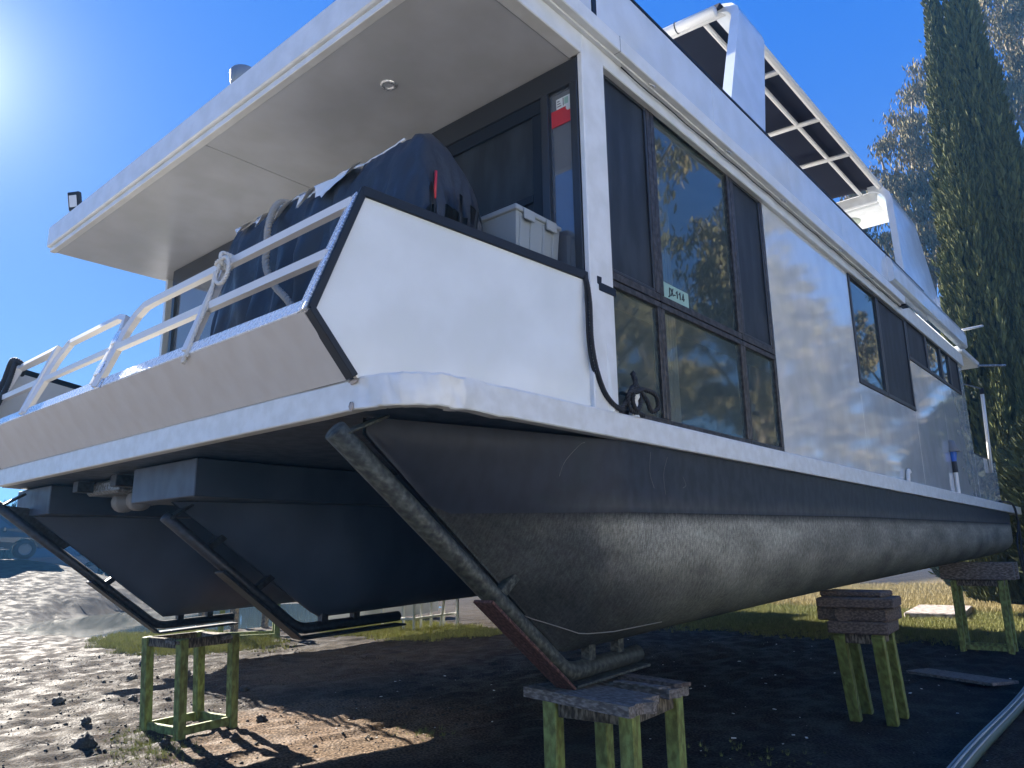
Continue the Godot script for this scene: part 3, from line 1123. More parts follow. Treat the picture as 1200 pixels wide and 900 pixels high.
func build_cabin() -> void:
	var top := 4.712
	# corner post and the beam over the side deck opening
	var st := flat()
	box(st, Vector3(-0.046, RT - 0.01, -1.325), Vector3(-0.008, top - 0.003, -1.56), 0.006)
	part(hb, "corner_post", st, "white_paint")
	fill_box("cap_strip", "black_trim", Vector3(-0.07, 3.075, -1.405), Vector3(-0.002, 3.125, -1.575))
	fill_box("eave_beam", "white_paint", Vector3(-0.10, YC - 0.004, -0.30), Vector3(-0.008, top - 0.003, -1.322), 0.006)
	fill_box("window_head", "white_paint", Vector3(-0.10, 4.655, -1.563), Vector3(-0.056, top - 0.002, -4.09))
	# the big window by the corner: three bays, screens and glass, over three lower lights
	var bays := [[-1.572, -2.19], [-2.19, -3.435], [-3.435, -4.085]]
	var k := 0
	for b in bays:
		var z0: float = b[0] - 0.002
		var z1: float = b[1] + 0.002
		var w := window_x(XW, z0, z1, 3.215, 4.652, "frame_bronze", 0.05)
		pane(w, "glass" if k == 1 else "flyscreen")
		if k != 1:
			st = flat()
			var a: Vector3 = w[1]
			var c: Vector3 = w[2]
			var e := 0.022
			box(st, Vector3(a.x - 0.016, a.y, a.z), Vector3(a.x - 0.004, a.y + e, c.z))
			box(st, Vector3(a.x - 0.016, c.y - e, a.z), Vector3(a.x - 0.004, c.y, c.z))
			box(st, Vector3(a.x - 0.016, a.y + e, a.z), Vector3(a.x - 0.004, c.y - e, a.z - e))
			box(st, Vector3(a.x - 0.016, a.y + e, c.z + e), Vector3(a.x - 0.004, c.y - e, c.z))
			sub(w[0], "screen_frame", st, "frame_dark")
		w = window_x(XW, z0, z1, RT + 0.006, 3.21, "frame_bronze", 0.042)
		pane(w, "dusty_glass")
		k += 1
	# cabin wall sheets
	var sheets := [[-4.09, -6.38, RT, top], [-6.384, -8.72, RT, 3.355], [-6.384, -8.72, 4.625, top], [-8.724, -10.5, RT, 4.06], [-8.724, -10.5, 4.65, top], [-10.504, -12.02, RT, 4.06], [-10.504, -12.02, 4.65, top], [-12.024, ZS, RT, top]]
	for q in sheets:
		st = flat()
		box(st, Vector3(-0.10, q[2] + 0.002, q[0]), Vector3(XW, q[3] - 0.002, q[1]), 0.0008)
		part(hb, "wall_sheet", st, "wall_white")
	var wg := window_x(XW + 0.012, -6.386, -7.44, 3.357, 4.622, "frame_dark", 0.05)
	pane(wg, "glass")
	wg = window_x(XW + 0.012, -7.444, -8.718, 3.357, 4.622, "frame_dark", 0.05)
	pane(wg, "flyscreen")
	var zz := [-8.73, -9.82, -10.72, -11.32, -12.02]
	for i in 4:
		wg = window_x(XW + 0.012, zz[i] - 0.002, zz[i + 1] + 0.002, 4.062, 4.648, "frame_dark", 0.05)
		pane(wg, "glass" if i == 1 or i == 2 else "flyscreen")
	# cabin behind: port wall, stern wall, rooms
	fill_box("wall_sheet", "wall_white", Vector3(PORT + 0.05, RT, ZW - 0.06), Vector3(PORT + 0.10, YC - 0.004, ZS))
	fill_box("wall_sheet", "wall_white", Vector3(PORT + 0.102, RT, ZS + 0.05), Vector3(-0.102, YC - 0.004, ZS))
	fill_box("cabin_lining", "interior", Vector3(-2.6, RT, -1.5), Vector3(-2.55, YC - 0.004, ZS + 0.06))
	# curtain gathered behind the middle bay
	st = smooth()
	var prev := []
	for i in 41:
		var z := lerpf(-2.55, -2.85, i / 40.0)
		var x := -0.32 + 0.03 * sin(i * 1.25)
		prev.append(Vector3(x, 0, z))
	for i in 40:
		quad(st, prev[i] + UP * 2.42, prev[i + 1] + UP * 2.42, prev[i + 1] + UP * 4.5, prev[i] + UP * 4.5, Vector3.RIGHT)
	part(hb, "curtain", st, "curtain")
	# the number card inside the glass
	st = flat()
	box(st, Vector3(-0.0735, 3.267, -2.262), Vector3(-0.069, 3.38, -2.612), 0.001)
	var card := part(hb, "number_card", st, "green_print")
	var tm := TextMesh.new()
	var fv := FontVariation.new()
	var sf := SystemFont.new()
	sf.font_names = PackedStringArray(["Droid Sans"])
	sf.font_weight = 700
	fv.base_font = sf
	fv.variation_transform = Transform2D(Vector2(1, 0), Vector2(0.2, 1), Vector2.ZERO)
	tm.font = fv
	tm.text = "JX-114"
	tm.font_size = 16
	tm.pixel_size = 0.0046
	tm.depth = 0.002
	tm.curve_step = 1.0
	tm.material = M.ink
	var tx := put("lettering", tm, card, Vector3(-0.0675, 3.323, -2.437))
	tx.rotation = Vector3(0, PI / 2, 0)
	# soft toy left on the sill behind the corner light
	st = smooth()
	lump(st, Vector3(-0.24, 2.60, -1.76), Vector3(0.09, 0.13, 0.10), 21, 0.25, 14, 10)
	lump(st, Vector3(-0.22, 2.76, -1.77), Vector3(0.07, 0.075, 0.085), 22, 0.25, 14, 10)
	lump(st, Vector3(-0.2, 2.50, -1.86), Vector3(0.06, 0.06, 0.08), 23, 0.3, 10, 8)
	lump(st, Vector3(-0.2, 2.48, -1.68), Vector3(0.06, 0.05, 0.07), 24, 0.3, 10, 8)
	part(hb, "soft_bundle", st, "plush")
	# front of the cabin: dark frames with sliding door, screens and glass
	var front := flat()
	box(front, Vector3(-5.26, 4.40, ZW - 0.05), Vector3(-0.048, YC - 0.006, ZW), 0.004)
	box(front, Vector3(-5.26, RT, ZW - 0.05), Vector3(-0.048, RT + 0.05, ZW), 0.004)
	for x in [-5.20, -4.05, -2.85, -1.62, -0.30, -0.0765]:
		box(front, Vector3(x - 0.028, RT + 0.05, ZW - 0.05), Vector3(x + 0.028, 4.40, ZW + 0.006), 0.004)
	var ff := part(hb, "cabin_front", front, "frame_dark")
	var cells := [[-5.17, -4.08, false], [-4.02, -2.88, false], [-2.82, -1.65, true], [-1.59, -0.328, true], [-0.272, -0.1045, false]]
	for c in cells:
		var kind: bool = c[2]
		if kind:
			sub_box(ff, "door_screen", "flyscreen", Vector3(c[0] + 0.001, RT + 0.052, ZW - 0.03), Vector3(c[1] - 0.001, 4.398, ZW - 0.022), 0.001)
			var dr := flat()
			var x0: float = c[0]
			var x1: float = c[1]
			box(dr, Vector3(x0 + 0.002, 4.30, ZW - 0.02), Vector3(x1 - 0.002, 4.395, ZW - 0.004))
			box(dr, Vector3(x0 + 0.002, RT + 0.055, ZW - 0.02), Vector3(x1 - 0.002, RT + 0.16, ZW - 0.004))
			box(dr, Vector3(x0 + 0.002, RT + 0.162, ZW - 0.02), Vector3(x0 + 0.08, 4.298, ZW - 0.004))
			box(dr, Vector3(x1 - 0.08, RT + 0.162, ZW - 0.02), Vector3(x1 - 0.002, 4.298, ZW - 0.004))
			box(dr, Vector3(x0 + 0.082, 3.72, ZW - 0.02), Vector3(x1 - 0.082, 3.775, ZW - 0.002))
			sub(ff, "door_frame", dr, "black_trim")
		else:
			var ps := flat()
			quad(ps, Vector3(c[0] - 0.004, RT + 0.048, ZW - 0.026), Vector3(c[1] + 0.004, RT + 0.048, ZW - 0.026), Vector3(c[1] + 0.004, 4.402, ZW - 0.026), Vector3(c[0] - 0.004, 4.402, ZW - 0.026), Vector3(0, 0, 1))
			sub(ff, "pane", ps, "dark_glass")
	fill_box("cabin_lining", "interior", Vector3(-5.5, RT, -2.55), Vector3(-2.61, YC - 0.01, -2.5))
	# stickers on the narrow pane
	var sl := sub_box(ff, "sticker", "red_print", Vector3(-0.262, 4.165, ZW - 0.024), Vector3(-0.106, 4.275, ZW - 0.018), 0.001)
	sl.name = "red_sticker"
	sub_box(ff, "sticker", "white_print", Vector3(-0.222, 4.277, ZW - 0.022), Vector3(-0.115, 4.345, ZW - 0.0175), 0.001)
	sub_box(ff, "sticker_print", "green_print", Vector3(-0.160, 4.29, ZW - 0.0172), Vector3(-0.130, 4.335, ZW - 0.0162), 0.0005)
	sub_box(ff, "sticker_print", "ink", Vector3(-0.170, 4.285, ZW - 0.0172), Vector3(-0.165, 4.338, ZW - 0.0162), 0.0003)
	for i in 3:
		sub_box(ff, "sticker_print", "grey_plastic", Vector3(-0.214, 4.288 + i * 0.017, ZW - 0.0172), Vector3(-0.182 - i * 0.006, 4.296 + i * 0.017, ZW - 0.0162), 0.0003)
	var dot := smooth()
	lathe(dot, Vector3(-0.128, 4.262, ZW - 0.017), [Vector2(0.0, 0.004), Vector2(0.020, 0.003), Vector2(0.021, 0.0)], 16, Basis(Vector3.RIGHT, PI / 2))
	sub(ff, "sticker", dot, "white_print")

func build_roof() -> void:
	# two ceiling sheets with a seam down the middle, the roof deck over them
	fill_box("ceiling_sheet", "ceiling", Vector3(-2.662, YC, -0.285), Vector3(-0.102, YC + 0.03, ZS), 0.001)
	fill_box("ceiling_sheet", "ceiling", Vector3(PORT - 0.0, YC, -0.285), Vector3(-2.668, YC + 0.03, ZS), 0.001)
	fill_box("roof_deck", "white_paint", Vector3(PORT - 0.04, YC + 0.034, -0.29), Vector3(-0.012, 4.815, ZS), 0.006)
	# folded fascias
	var st := flat()
	box(st, Vector3(PORT - 0.045, 4.612, -0.292), Vector3(0.068, 4.823, -0.25), 0.01)
	part(hb, "fascia", st, "white_paint")
	fill_box("fascia_lip", "white_paint", Vector3(PORT - 0.02, YC - 0.004, -0.33), Vector3(-0.102, 4.61, -0.276), 0.004)
	fill_box("fascia", "white_paint", Vector3(PORT - 0.05, 4.612, -0.294), Vector3(PORT + 0.02, 4.823, ZS), 0.02)
	st = flat()
	box(st, Vector3(-0.010, 4.712, -0.251), Vector3(0.069, 4.823, -8.40), 0.006)
	var fs := part(hb, "fascia", st, "white_paint")
	# soffit strip and the clips that hold a cable along it
	sub_box(fs, "soffit_strip", "white_paint", Vector3(-0.010, 4.695, -0.3), Vector3(0.022, 4.711, -8.38), 0.002)
	for z in [-2.05, -3.2, -4.35, -5.9, -7.0]:
		var cl := flat()
		bar(cl, Vector3(0.03, 4.708, z), Vector3(0.055, 4.690, z - 0.05), 0.012, 0.008)
		sub(fs, "clip", cl, "alu")
	st = smooth()
	var wire := []
	for i in 40:
		wire.append(Vector3(0.005, 4.685 - 0.012 * absf(sin(i * 0.9)), -1.75 - i * 0.17))
	tube(st, wire, 0.005, 5)
	sub(fs, "cable", st, "ink")
	sub_box(fs, "joint", "galvanised", Vector3(-0.008, 4.711, -1.645), Vector3(0.0705, 4.8235, -1.649), 0.0005)
	# downlight in the ceiling
	st = smooth()
	lathe(st, Vector3(-1.117, YC - 0.001, -0.754), [Vector2(0.052, 0.0), Vector2(0.05, -0.012), Vector2(0.036, -0.014), Vector2(0.03, -0.002)], 24)
	var dl := part(hb, "downlight", st, "alu")
	st = smooth()
	lathe(st, Vector3(-1.117, YC - 0.001, -0.754), [Vector2(0.0, -0.006), Vector2(0.02, -0.005), Vector2(0.031, -0.002)], 16)
	sub(dl, "downlight_lens", st, "lens")
	# flue with its cowl
	var fc := Vector3(-3.02, 4.815, -0.80)
	st = smooth()
	lathe(st, fc, [Vector2(0.06, 0.0), Vector2(0.06, 0.66)], 20)
	var fl := part(hb, "flue", st, "flue_grey")
	st = smooth()
	lathe(st, fc, [Vector2(0.06, 0.62), Vector2(0.10, 0.64), Vector2(0.112, 0.79), Vector2(0.106, 0.80), Vector2(0.0, 0.802)], 24, Basis(Vector3(0, 0, 1), 0.08))
	sub(fl, "cowl", st, "flue_grey")
	# floodlight on the bow edge of the roof
	var lb := Basis(UP, 0.5) * Basis(Vector3.RIGHT, 0.25)
	st = flat()
	obox(st, Vector3(-5.18, 4.955, -0.30), Vector3(0.065, 0.09, 0.024), lb, 0.01)
	var fld := part(hb, "floodlight", st, "black_trim")
	st = flat()
	obox(st, Vector3(-5.18, 4.955, -0.30) + lb * Vector3(0, 0, 0.026), Vector3(0.04, 0.055, 0.003), lb, 0.002)
	sub(fld, "floodlight_lens", st, "lens")
	st = flat()
	bar(st, Vector3(-5.15, 4.815, -0.32), Vector3(-5.12, 4.93, -0.32), 0.02, 0.012)
	sub(fld, "bracket", st, "black_trim")
	st = flat()
	bar(st, Vector3(-5.23, 4.815, -0.32), Vector3(-5.26, 4.93, -0.32), 0.02, 0.012)
	sub(fld, "bracket", st, "black_trim")

func build_upper_deck() -> void:
	# bulwark of the upper deck, in sheets
	var x := 0.03
	for q in [[-0.9, -1.395], [-1.45, -3.05], [-3.054, -4.62], [-4.624, -6.1], [-6.104, -7.62], [-7.624, -9.8]]:
		fill_box("upper_bulwark_sheet", "upper_white", Vector3(x - 0.03, 4.824, q[0]), Vector3(x, 5.25, q[1]), 0.003)
	fill_box("corner_strip", "black_trim", Vector3(x - 0.035, 4.824, -1.398), Vector3(x + 0.004, 5.25, -1.447))
	fill_box("upper_bulwark_edging", "black_trim", Vector3(x - 0.04, 5.251, -0.9), Vector3(x + 0.006, 5.275, -9.8))
	# raised box beam over the after cabin
	var st := flat()
	var pr := [Vector2(-0.008, 4.89), Vector2(0.075, 4.885), Vector2(0.10, 4.91), Vector2(0.10, 5.10), Vector2(0.085, 5.17), Vector2(0.034, 5.24)]
	for i in pr.size() - 1:
		var a: Vector2 = pr[i]
		var b: Vector2 = pr[i + 1]
		quad(st, Vector3(a.x, a.y, -7.85), Vector3(a.x, a.y, -12.28), Vector3(b.x, b.y, -12.28), Vector3(b.x, b.y, -7.85), Vector3(b.y - a.y, -(b.x - a.x), 0))
	for z in [-7.85, -12.28]:
		for i in range(1, pr.size() - 1):
			tria(st, Vector3(pr[0].x, pr[0].y, z), Vector3(pr[i].x, pr[i].y, z), Vector3(pr[i + 1].x, pr[i + 1].y, z), Vector3(0, 0, 1 if z > -9 else -1))
	part(hb, "awning_box", st, "upper_white")
	fill_box("wall_sheet", "wall_white", Vector3(-0.10, 4.713, -8.41), Vector3(XW - 0.004, 4.888, ZS))
	st = flat()
	bar(st, Vector3(0.0, 4.70, -8.44), Vector3(0.075, 4.70, -8.44), 0.16, 0.02, Vector3(0, 0, 1))
	part(hb, "gutter_end", st, "black_trim")
	# the two moulded arches that carry the canopy
	arch(-3.47, -4.19, -4.42, -4.98)
	arch(-8.92, -11.15, -9.62, -10.75)
	# canopy frame: side beams, cross bars, cloth
	var yb := 6.93
	for side in 2:
		var xe := -0.32 if side == 0 else PORT + 0.32
		var xi := -0.62 if side == 0 else PORT + 0.62
		st = flat()
		tube(st, [Vector3(xe, yb, -4.9), Vector3(xe, yb + 0.04, -9.75)], 0.045, 8)
		part(hb, "canopy_beam", st, "tube_white")
		st = flat()
		tube(st, [Vector3(xi, yb + 0.03, -4.5), Vector3(xi, yb + 0.04, -9.7)], 0.028, 8)
		part(hb, "canopy_beam", st, "tube_white")
	for z in [-4.45, -5.75, -7.05, -8.2]:
		st = smooth()
		var arc := []
		for i in 13:
			var t := i / 12.0
			var xx := lerpf(-0.33, PORT + 0.33, t)
			arc.append(Vector3(xx, yb + 0.09 * (1.0 - pow(2.0 * t - 1.0, 2.0)), z))
		tube(st, arc, 0.032, 8)
		part(hb, "canopy_bar", st, "tube_white")
	st = smooth()
	tube(st, catmull([Vector3(-0.5, yb + 0.02, -5.1), Vector3(-0.72, 6.6, -5.6), Vector3(-0.85, 6.1, -5.75), Vector3(-0.92, 5.3, -5.75)], 5), 0.028, 8)
	part(hb, "canopy_hoop", st, "tube_white")
	# cloth
	st = smooth()
	var rows := [[-4.12, -0.22], [-4.3, 0.02], [-5.0, 0.075], [-6.0, 0.085], [-7.0, 0.085], [-8.2, 0.085], [-9.2, 0.09], [-9.72, 0.09]]
	for i in rows.size() - 1:
		for k in 12:
			var f := func(r: int, c: int) -> Vector3:
				var t := c / 12.0
				return Vector3(lerpf(-0.36, PORT + 0.36, t), yb + rows[r][1] + 0.09 * (1.0 - pow(2.0 * t - 1.0, 2.0)), rows[r][0])
			quad(st, f.call(i, k), f.call(i, k + 1), f.call(i + 1, k + 1), f.call(i + 1, k), UP)
	var cl := part(hb, "canopy_cloth", st, "canopy_cloth")
	st = smooth()
	var roll := []
	for i in 15:
		var t := i / 14.0
		roll.append(Vector3(lerpf(-0.34, PORT + 0.34, t), yb - 0.20 + 0.09 * (1.0 - pow(2.0 * t - 1.0, 2.0)), -4.12))
	tube(st, roll, 0.055, 10)
	var rl := sub(cl, "rolled_edge", st, "tube_white")
	for xx in [-0.75, -1.1, -1.6]:
		st = smooth()
		lathe(st, Vector3(xx, yb - 0.17, -4.12), [Vector2(0.06, -0.006), Vector2(0.062, 0.006)], 12, Basis(Vector3(0, 0, 1), PI / 2))
		put("tie_strap", commit(st, M.ink), cl)
	# cross moulding of the after arch with its lamp
	st = flat()
	box(st, Vector3(-0.40, 6.80, -9.70), Vector3(PORT + 0.40, 6.98, -9.78), 0.02)
	box(st, Vector3(-0.40, 6.78, -9.785), Vector3(PORT + 0.40, 6.84, -10.6), 0.02)
	var cm := part(hb, "arch_crosspiece", st, "white_paint")
	st = smooth()
	lathe(st, Vector3(-0.95, 6.779, -10.15), [Vector2(0.17, 0.0), Vector2(0.165, -0.02), Vector2(0.12, -0.035), Vector2(0.0, -0.04)], 20)
	sub(cm, "arch_lamp", st, "curtain")

func arch(z0: float, z1: float, t0: float, t1: float) -> void:
	# a leg on each side that leans aft and inwards and turns over at the top
	for s in 2:
		var st := smooth()
		var secs := []
		var n := 16
		for i in n + 1:
			var t := i / float(n)
			var y: float
			var xo: float
			if t < 0.72:
				y = lerpf(5.24, 6.62, t / 0.72)
				xo = lerpf(0.0, -0.14, t / 0.72)
			else:
				var a := (t - 0.72) / 0.28 * PI / 2.0
				y = 6.62 + 0.42 * sin(a)
				xo = -0.14 - 0.36 * (1.0 - cos(a))
			var k := clampf((y - 5.24) / 1.8, 0.0, 1.0)
			var f := lerpf(z0, t0, k)
			var b := lerpf(z1, t1, k)
			var nx := Vector2(0.0, 1.0) if t < 0.72 else Vector2(-cos((t - 0.72) / 0.28 * PI / 2.0), -sin((t - 0.72) / 0.28 * PI / 2.0))
			var d := 0.09
			var xi := xo - d * (1.0 if t < 0.72 else cos((t - 0.72) / 0.28 * PI / 2.0))
			var yi := y - d * (0.0 if t < 0.72 else sin((t - 0.72) / 0.28 * PI / 2.0))
			var m := 1.0 if s == 0 else -1.0
			var ox := 0.0 if s == 0 else PORT
			secs.append([Vector3(ox + m * xo, y, f), Vector3(ox + m * xo, y, b), Vector3(ox + m * xi, yi, b), Vector3(ox + m * xi, yi, f)])
		for i in n:
			var c := Vector3.ZERO
			for q in 4:
				c += secs[i][q] + secs[i + 1][q]
			c /= 8.0
			for q in 4:
				var q2 := (q + 1) % 4
				st.set_smooth_group(q + 1 + s * 4)
				quad(st, secs[i][q], secs[i][q2], secs[i + 1][q2], secs[i + 1][q], (secs[i][q] + secs[i][q2] + secs[i + 1][q] + secs[i + 1][q2]) / 4.0 - c)
		st.set_smooth_group(-1)
		quad(st, secs[n][0], secs[n][1], secs[n][2], secs[n][3], Vector3(-1 if s == 0 else 1, 0, 0))
		part(hb, "canopy_arch", st, "upper_white")

func build_stern() -> void:
	# low side wall of the after deck
	fill_box("stern_sheet", "wall_white", Vector3(-0.10, RT, ZS - 0.004), Vector3(XW, 3.13, -14.3))
	fill_box("stern_edging", "black_trim", Vector3(-0.105, 3.131, ZS - 0.004), Vector3(XW + 0.005, 3.15, -14.3))
	var st := flat()
	box(st, Vector3(-0.2, RT + 0.0, -14.0), Vector3(-0.02, RT + 0.05, -14.32))
	part(hb, "cleat", st, "black_trim")
	# after post with its arm
	st = smooth()
	tube(st, [Vector3(-0.02, 2.9, -13.55), Vector3(0.02, 4.36, -13.55)], 0.03, 10)
	var p := part(hb, "stern_post", st, "tube_white")
	st = smooth()
	tube(st, [Vector3(0.02, 4.30, -13.55), Vector3(0.02, 4.41, -13.55)], 0.036, 10)
	sub(p, "collar", st, "black_trim")
	st = smooth()
	tube(st, [Vector3(0.02, 4.40, -13.55), Vector3(-0.26, 4.41, -12.4)], 0.012, 6)
	sub(p, "arm", st, "galvanised")
	# roof over the after deck
	st = flat()
	box(st, Vector3(-2.6, 4.86, -12.36), Vector3(0.0, 4.98, -13.9), 0.03)
	part(hb, "stern_awning", st, "white_paint")
	st = smooth()
	tube(st, [Vector3(-0.05, 5.40, -13.0), Vector3(0.18, 5.56, -13.6)], 0.022, 8)
	part(hb, "flag_socket", st, "tube_white")
	st = flat()
	bar(st, Vector3(0.02, 4.83, -13.55), Vector3(0.42, 4.80, -13.75), 0.05, 0.03)
	part(hb, "stern_arm", st, "galvanised")
	st = smooth()
	lathe(st, Vector3(-0.02, 5.25, -10.9), [Vector2(0.045, 0.0), Vector2(0.05, 0.16), Vector2(0.04, 0.21), Vector2(0.0, 0.22)], 14)
	part(hb, "mast_lamp", st, "lens")
	# vent pipe on the side deck
	st = smooth()
	tube(st, catmull([Vector3(-0.02, RT, -7.75), Vector3(-0.02, 2.48, -7.78), Vector3(-0.02, 2.52, -7.82), Vector3(-0.02, 2.50, -7.86)], 4), 0.022, 8)
	part(hb, "vent_pipe", st, "tube_white")
	st = smooth()
	lathe(st, Vector3(-0.022, RT, -10.5), [Vector2(0.028, 0.0), Vector2(0.028, 0.30)], 12)
	var np := part(hb, "hose_post", st, "tube_white")
	st = smooth()
	lathe(st, Vector3(-0.022, RT, -10.5), [Vector2(0.036, 0.30), Vector2(0.034, 0.46)], 12)
	sub(np, "grip", st, "ink")
	st = smooth()
	lathe(st, Vector3(-0.022, RT, -10.5), [Vector2(0.034, 0.46), Vector2(0.05, 0.58), Vector2(0.05, 0.62)], 12)
	sub(np, "blue_collar", st, "blue_plastic")
	st = smooth()
	lathe(st, Vector3(-0.022, RT, -10.5), [Vector2(0.0, 0.60), Vector2(0.11, 0.60), Vector2(0.06, 0.68), Vector2(0.045, 0.76), Vector2(0.0, 0.78)], 12)
	sub(np, "cap", st, "grey_plastic")

# ------------------------------------------------------------------ the boats on either side
# a plainer houseboat: x0..x1 across, z0 bow .. z1 stern
func neighbour(label: String, x0: float, x1: float, z0: float, z1: float, deck_y: float, roof_y: float, keel: float) -> void:
	var c := (x0 + x1) / 2.0
	var t := thing("houseboat", Vector3(c, 0, (z0 + z1) / 2.0), label, "houseboat")
	var put_box := func(nm: String, m: String, lo: Vector3, hi: Vector3, bev: float) -> void:
		var b := flat()
		box(b, lo, hi, bev)
		part(t, nm, b, m)
	var dir := signf(z1 - z0)
	for px in [lerpf(x0, x1, 0.14), lerpf(x0, x1, 0.86)]:
		var st := smooth()
		var prof := []
		for k in 13:
			var a := PI * k / 12.0
			prof.append(Vector2(-cos(a) * 0.42, -sin(a) * 0.45))
		prof.push_front(Vector2(-0.42, deck_y - 0.22 - keel - 0.45))
		prof.append(Vector2(0.42, deck_y - 0.22 - keel - 0.45))
		for k in prof.size() - 1:
			var p: Vector2 = prof[k]
			var q: Vector2 = prof[k + 1]
			var o := Vector3((p.x + q.x), (p.y + q.y) if p.y < 0.1 else 0.0, 0)
			var za := z0 + dir * 1.6
			quad(st, Vector3(px + p.x, keel + 0.45 + p.y, za), Vector3(px + q.x, keel + 0.45 + q.y, za), Vector3(px + q.x, keel + 0.45 + q.y, z1), Vector3(px + p.x, keel + 0.45 + p.y, z1), o)
			tria(st, Vector3(px + p.x, keel + 0.45 + p.y, za), Vector3(px + q.x, keel + 0.45 + q.y, za), Vector3(px, deck_y - 0.25, z0 + dir * 0.3), o - Vector3(0, 0.3, dir))
		part(t, "pontoon", st, "navy_hull")
	put_box.call("deck", "rail_white", Vector3(x0, deck_y - 0.2, z0), Vector3(x1, deck_y, z1), 0.02)
	var zc := z0 + dir * 1.5
	var zb := z1 - dir * 1.6
	put_box.call("roof", "white_paint", Vector3(x0 - 0.08, roof_y - 0.2, z0 + dir * 0.6), Vector3(x1 + 0.08, roof_y, zb - dir * 0.1), 0.03)
	put_box.call("wall", "white_paint", Vector3(x0 + 0.06, deck_y, zc), Vector3(x1 - 0.06, roof_y - 0.2, zc + dir * 0.06), 0.004)
	put_box.call("wall", "white_paint", Vector3(x0 + 0.06, deck_y, zb), Vector3(x1 - 0.06, roof_y - 0.2, zb - dir * 0.06), 0.004)
	for s in 2:
		var xo := x0 + 0.05 if s == 0 else x1 - 0.05
		var xi := xo + (0.06 if s == 0 else -0.06)
		put_box.call("wall", "white_paint", Vector3(xo, deck_y, zc), Vector3(xi, roof_y - 0.2, zb), 0.004)
		var n := 5
		for k in n:
			var za := lerpf(zc, zb, (k + 0.22) / n)
			var ze := lerpf(zc, zb, (k + 0.78) / n)
			var out := -0.02 if s == 0 else 0.02
			var fr := flat()
			for e in [[za, za + dir * 0.05, deck_y + 0.9, roof_y - 0.55], [ze - dir * 0.05, ze, deck_y + 0.9, roof_y - 0.55], [za + dir * 0.05, ze - dir * 0.05, deck_y + 0.9, deck_y + 0.95], [za + dir * 0.05, ze - dir * 0.05, roof_y - 0.6, roof_y - 0.55]]:
				box(fr, Vector3(xo + out, e[2], e[0]), Vector3(xo + out * 0.05, e[3], e[1]), 0.003)
			var w := part(t, "window", fr, "frame_dark")
			var pn := flat()
			box(pn, Vector3(xo + out * 0.4, deck_y + 0.95, za + dir * 0.05), Vector3(xo + out * 0.1, roof_y - 0.6, ze - dir * 0.05), 0.001)
			sub(w, "pane", pn, "car_glass")
	for y in [deck_y + 0.45, deck_y + 0.85]:
		var st := smooth()
		tube(st, [Vector3(x0 + 0.05, y, zc), Vector3(x0 + 0.05, y, z0 + dir * 0.06), Vector3(x1 - 0.05, y, z0 + dir * 0.06), Vector3(x1 - 0.05, y, zc)], 0.022, 8)
		part(t, "railing", st, "tube_white")
	for u in [0.02, 0.34, 0.66, 0.98]:
		var st := smooth()
		tube(st, [Vector3(lerpf(x0, x1, u), deck_y, z0 + dir * 0.06), Vector3(lerpf(x0, x1, u), deck_y + 0.86, z0 + dir * 0.06)], 0.022, 8)
		part(t, "post", st, "tube_white")

func build_neighbours() -> void:
	neighbour("neighbouring white houseboat hidden behind the dark hulls on the far side", -12.0, -8.4, -3.55, -18.0, 2.1, 4.15, 1.08)
	neighbour("white houseboat across the yard that the white panels mirror", 11.0, 16.0, 9.5, -8.5, 1.6, 5.4, 0.35)
	var t := thing("gangway", Vector3(-11.6, 0, -3.2), "grey gangway board over the neighbouring houseboat's bow", "board")
	plank(t, Vector3(-11.95, 2.11, -3.9), Vector3(-11.75, 2.11, -2.7), 0.4, 0.05)

